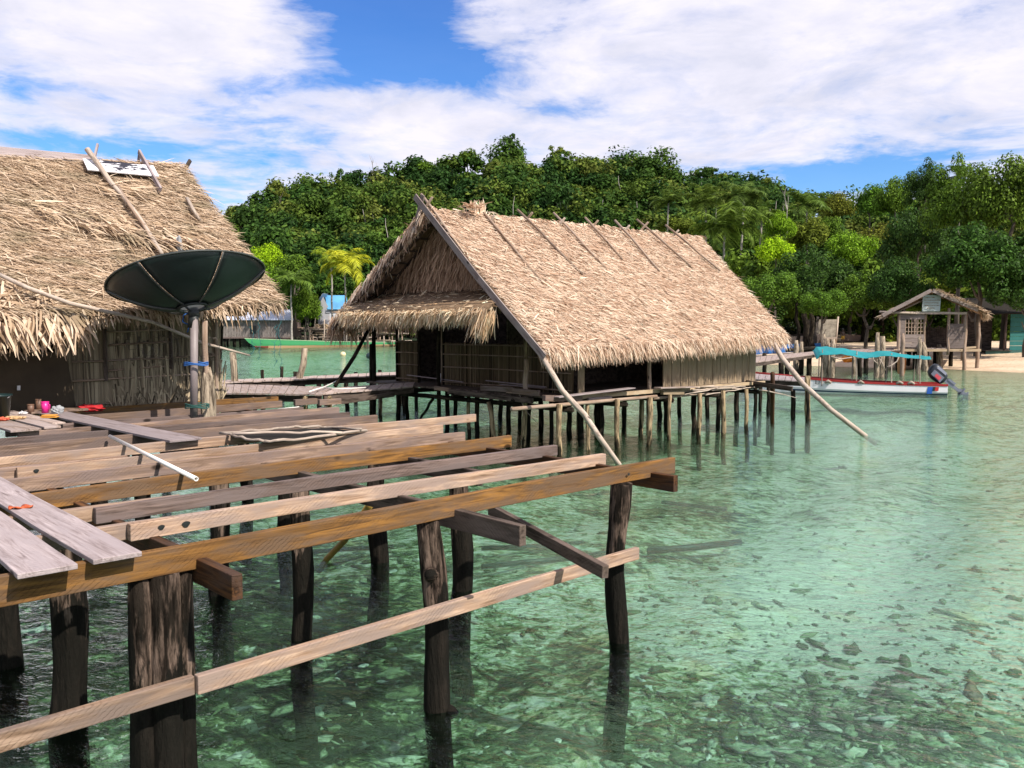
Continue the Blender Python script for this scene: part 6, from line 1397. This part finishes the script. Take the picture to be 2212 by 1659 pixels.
def shed():
    D0 = 126; k = D0/FOC; P = lambda px, py, y=D0: Vector(((px-1106)*k, y, EYE+(705-py)*k))
    t = thing('grey_shed', P(715, 702), 'small grey shed with a blue roof standing on a stone footing', 'shed')
    mg = plain('grey_board_paint', (.44, .44, .47), .7, .2, var=.2, scale=.8, dirt=(.3, .29, .29), dirtamt=.5); ml = plain('pale_grey_board', (.62, .63, .68), .7, .2, var=.1, scale=.8)
    mb = MB(); a = [P(688, 702), P(713, 702), P(713, 668), P(700, 641), P(688, 664)]; mb.add(a, [(0, 1, 2, 3, 4)]); mb.build('gable_wall', mg, t)
    MB().quadbox([P(713, 702), P(752, 702), P(752, 668), P(713, 668)], .06).build('side_wall', ml, t)
    MB().quadbox([P(717, 702, D0-.04), P(752, 702, D0-.04), P(752, 684, D0-.04), P(717, 684, D0-.04)], .03).build('lower_boards', mg, t)
    MB().quadbox([P(710, 668.5, D0-.4), P(758, 668.5, D0-.4), P(742, 637, D0+2.5), P(696, 637, D0+2.5)], .07).build('roof', plain('blue_roof', (.10, .33, .58), .35, .5, var=.35, scale=.5), t)
    MB().quadbox([P(676, 668, D0-.3), P(700, 634, D0-.3), P(702, 634, D0+2.5), P(678, 668, D0+2.5)], .07).build('roof_slope', plain('grey_roof', (.30, .34, .42), .5), t)
    MB().box(P(694, 684, D0-.05), (.5, .05, 1.9)).build('door', plain('grey_door', (.30, .30, .32), .7), t); MB().box(P(710, 672, D0-.06), (.6, .05, .6)).build('window', ml, t); MB().box(P(693, 673, D0-.08), (.35, .05, .3)).build('vent', M['black'], t)
    bm = bmesh.new(); rr = random.Random(9)
    for q in range(150):
        c = P(rr.uniform(686, 765), rr.uniform(702, 725), D0-rr.uniform(0, .6)); r = bmesh.ops.create_icosphere(bm, subdivisions=1, radius=rr.uniform(.25, .42)); bmesh.ops.scale(bm, vec=(1.5, 1, .8), verts=r['verts']); bmesh.ops.translate(bm, vec=c, verts=r['verts'])
    me = bpy.data.meshes.new('stone_footing'); bm.to_mesh(me); bm.free(); link('stone_footing', me, plain('shore_stone', (.34, .25, .16), .9, .2, var=.5, scale=.8), t)
shed()
def racks():
    D0 = 120; k = D0/FOC; P = lambda px, py, y=D0: Vector(((px-1106)*k, y, EYE+(705-py)*k))
    t = thing('wood_fence', P(690, 740), 'rough fence of stacked poles along the shore between the plank house and the near hut', 'fence')
    for q in range(26):
        px = 632+q*9.5+R.uniform(-3, 3); pole_obj('stake', [P(px, 750, D0+R.uniform(-.5, .8)), P(px+R.uniform(-2, 2), R.choice((728, 722, 712, 700 if q in (1, 8) else 726)), D0)], .09, M['pole' if q % 3 else 'bleached'], t, 6)
    for q in range(30):
        a = R.uniform(630, 820); y = 709+R.random()*27; pole_obj('pole', wob(P(a, y, D0-.2+R.uniform(0, .6)), P(a+R.uniform(25, 70), y+R.uniform(-3, 3), D0-.2+R.uniform(0, .6)), 4, .06), R.uniform(.06, .11), M[R.choice(('pole', 'bleached', 'grey', 'stump'))], t, 6)
    pole_obj('pole', [P(630, 737), P(760, 738), P(890, 736)], .1, M['bleached'], t, 6); pole_obj('pole', [P(632, 711), P(720, 712), P(780, 713)], .1, M['bleached'], t, 6)
racks()
for px, yb, yt, lab in ((680, 712, 670, 'tall thin stake before the shed, near the bush'), (700, 735, 690, 'slim stake standing in the pole fence')):
    o = pole_obj('stake', wob(at(px, yb, d=119), at(px+1, yt, d=119), 4, .05), .09, M['bleached'], None, 6); tag(o, lab, 'stake', 'thin stakes on the left shore')

# ================================================================== PEOPLE (far, small)
def person(loc, hgt, yaw, label, shirt, shorts, skin=(.10, .055, .035), crouch=False):
    t = thing('person', loc, label, 'person'); t.rotation_euler = (0, 0, yaw); h = hgt
    J = dict(pelvis=(0, 0, .50), chest=(0, .01, .70), neck=(0, .01, .83), headb=(0, 0, .87), head=(0, -.01, .95), hl=(-.055, 0, .47), kl=(-.07, -.02, .27), fl=(-.07, .01, .035), tl=(-.07, -.07, .015), hr=(.055, 0, .47), kr=(.07, -.03, .27), fr=(.075, .01, .035), tr=(.08, -.07, .015),
             sl=(-.11, .01, .79), el_=(-.155, .02, .63), wl=(-.17, -.03, .49), dl=(-.172, -.045, .44), sr=(.11, .01, .79), er=(.155, .02, .63), wr=(.17, -.03, .49), dr=(.172, -.045, .44))
    if crouch: J.update(pelvis=(0, .02, .18), chest=(0, -.04, .38), neck=(0, -.08, .50), headb=(0, -.09, .54), head=(0, -.10, .62), hl=(-.07, .0, .17), kl=(-.09, -.22, .28), fl=(-.08, -.14, .03), tl=(-.08, -.22, .015), hr=(.07, 0, .17), kr=(.09, -.22, .28), fr=(.08, -.14, .03), tr=(.08, -.22, .015),
                       sl=(-.11, -.06, .46), el_=(-.15, -.14, .36), wl=(-.09, -.24, .33), dl=(-.06, -.27, .34), sr=(.11, -.06, .46), er=(.15, -.14, .36), wr=(.09, -.24, .33), dr=(.06, -.27, .34))
    RAD = dict(pelvis=.075, chest=.085, neck=.032, headb=.05, head=.062, hl=.06, kl=.042, fl=.028, tl=.02, hr=.06, kr=.042, fr=.028, tr=.02, sl=.04, el_=.03, wl=.022, dl=.018, sr=.04, er=.03, wr=.022, dr=.018)
    E = [('pelvis', 'chest'), ('chest', 'neck'), ('neck', 'headb'), ('headb', 'head'), ('pelvis', 'hl'), ('hl', 'kl'), ('kl', 'fl'), ('fl', 'tl'), ('pelvis', 'hr'), ('hr', 'kr'), ('kr', 'fr'), ('fr', 'tr'), ('chest', 'sl'), ('sl', 'el_'), ('el_', 'wl'), ('wl', 'dl'), ('chest', 'sr'), ('sr', 'er'), ('er', 'wr'), ('wr', 'dr')]
    def grow(names, edges, m, name, k=1.0):
        ix = {n: i for i, n in enumerate(names)}; me = bpy.data.meshes.new(name); me.from_pydata([tuple(c*h for c in J[n]) for n in names], [(ix[a], ix[b]) for a, b in edges], []); me.update()
        o = link(name, me, m, t); o.matrix_basis = Matrix.Identity(4); sk = o.modifiers.new('skin', 'SKIN'); ly = me.skin_vertices[0] if me.skin_vertices else None
        if ly is None:
            bm = bmesh.new(); bm.from_mesh(me); bm.verts.layers.skin.verify(); bm.to_mesh(me); bm.free(); ly = me.skin_vertices[0]
        for n, i in ix.items(): ly.data[i].radius = (RAD[n]*h*k, RAD[n]*h*k); ly.data[i].use_root = (i == 0)
        s2 = o.modifiers.new('sub', 'SUBSURF'); s2.levels = 1; s2.render_levels = 1; return o
    grow(list(J), E, plain('skin_tone', skin, .6), 'body')
    grow(['pelvis', 'hl', 'kl', 'hr', 'kr'], [('pelvis', 'hl'), ('hl', 'kl'), ('pelvis', 'hr'), ('hr', 'kr')], plain('shorts_cloth', shorts, .8), 'shorts', 1.18)
    if shirt: grow(['chest', 'pelvis', 'sl', 'sr'], [('chest', 'pelvis'), ('chest', 'sl'), ('chest', 'sr')], plain('shirt_cloth', shirt, .8), 'shirt', 1.2)
    bm = bmesh.new(); bmesh.ops.create_uvsphere(bm, u_segments=14, v_segments=10, radius=.072*h); hd = Vector(J['head'])*h; bmesh.ops.translate(bm, vec=hd+Vector((0, .015*h, .02*h)), verts=bm.verts)
    me = bpy.data.meshes.new('hair'); bm.to_mesh(me); bm.free(); ident(link('hair', me, M['black'], t))
p = at(1820, 737, d=82); p.z = float(ground_z(p.x, p.y)); person(p, 1.45, .3, 'person in yellow shorts standing on the shady sand behind the canopy', None, (.42, .26, .03), (.05, .03, .02))
p = at(1937, 756, d=60); p.z = float(ground_z(p.x, p.y)); person(p, 1.5, -.4, 'person in a pale lilac shirt crouching by the jetty post with the cloth', (.42, .36, .44), (.1, .09, .12), (.08, .045, .03), True)
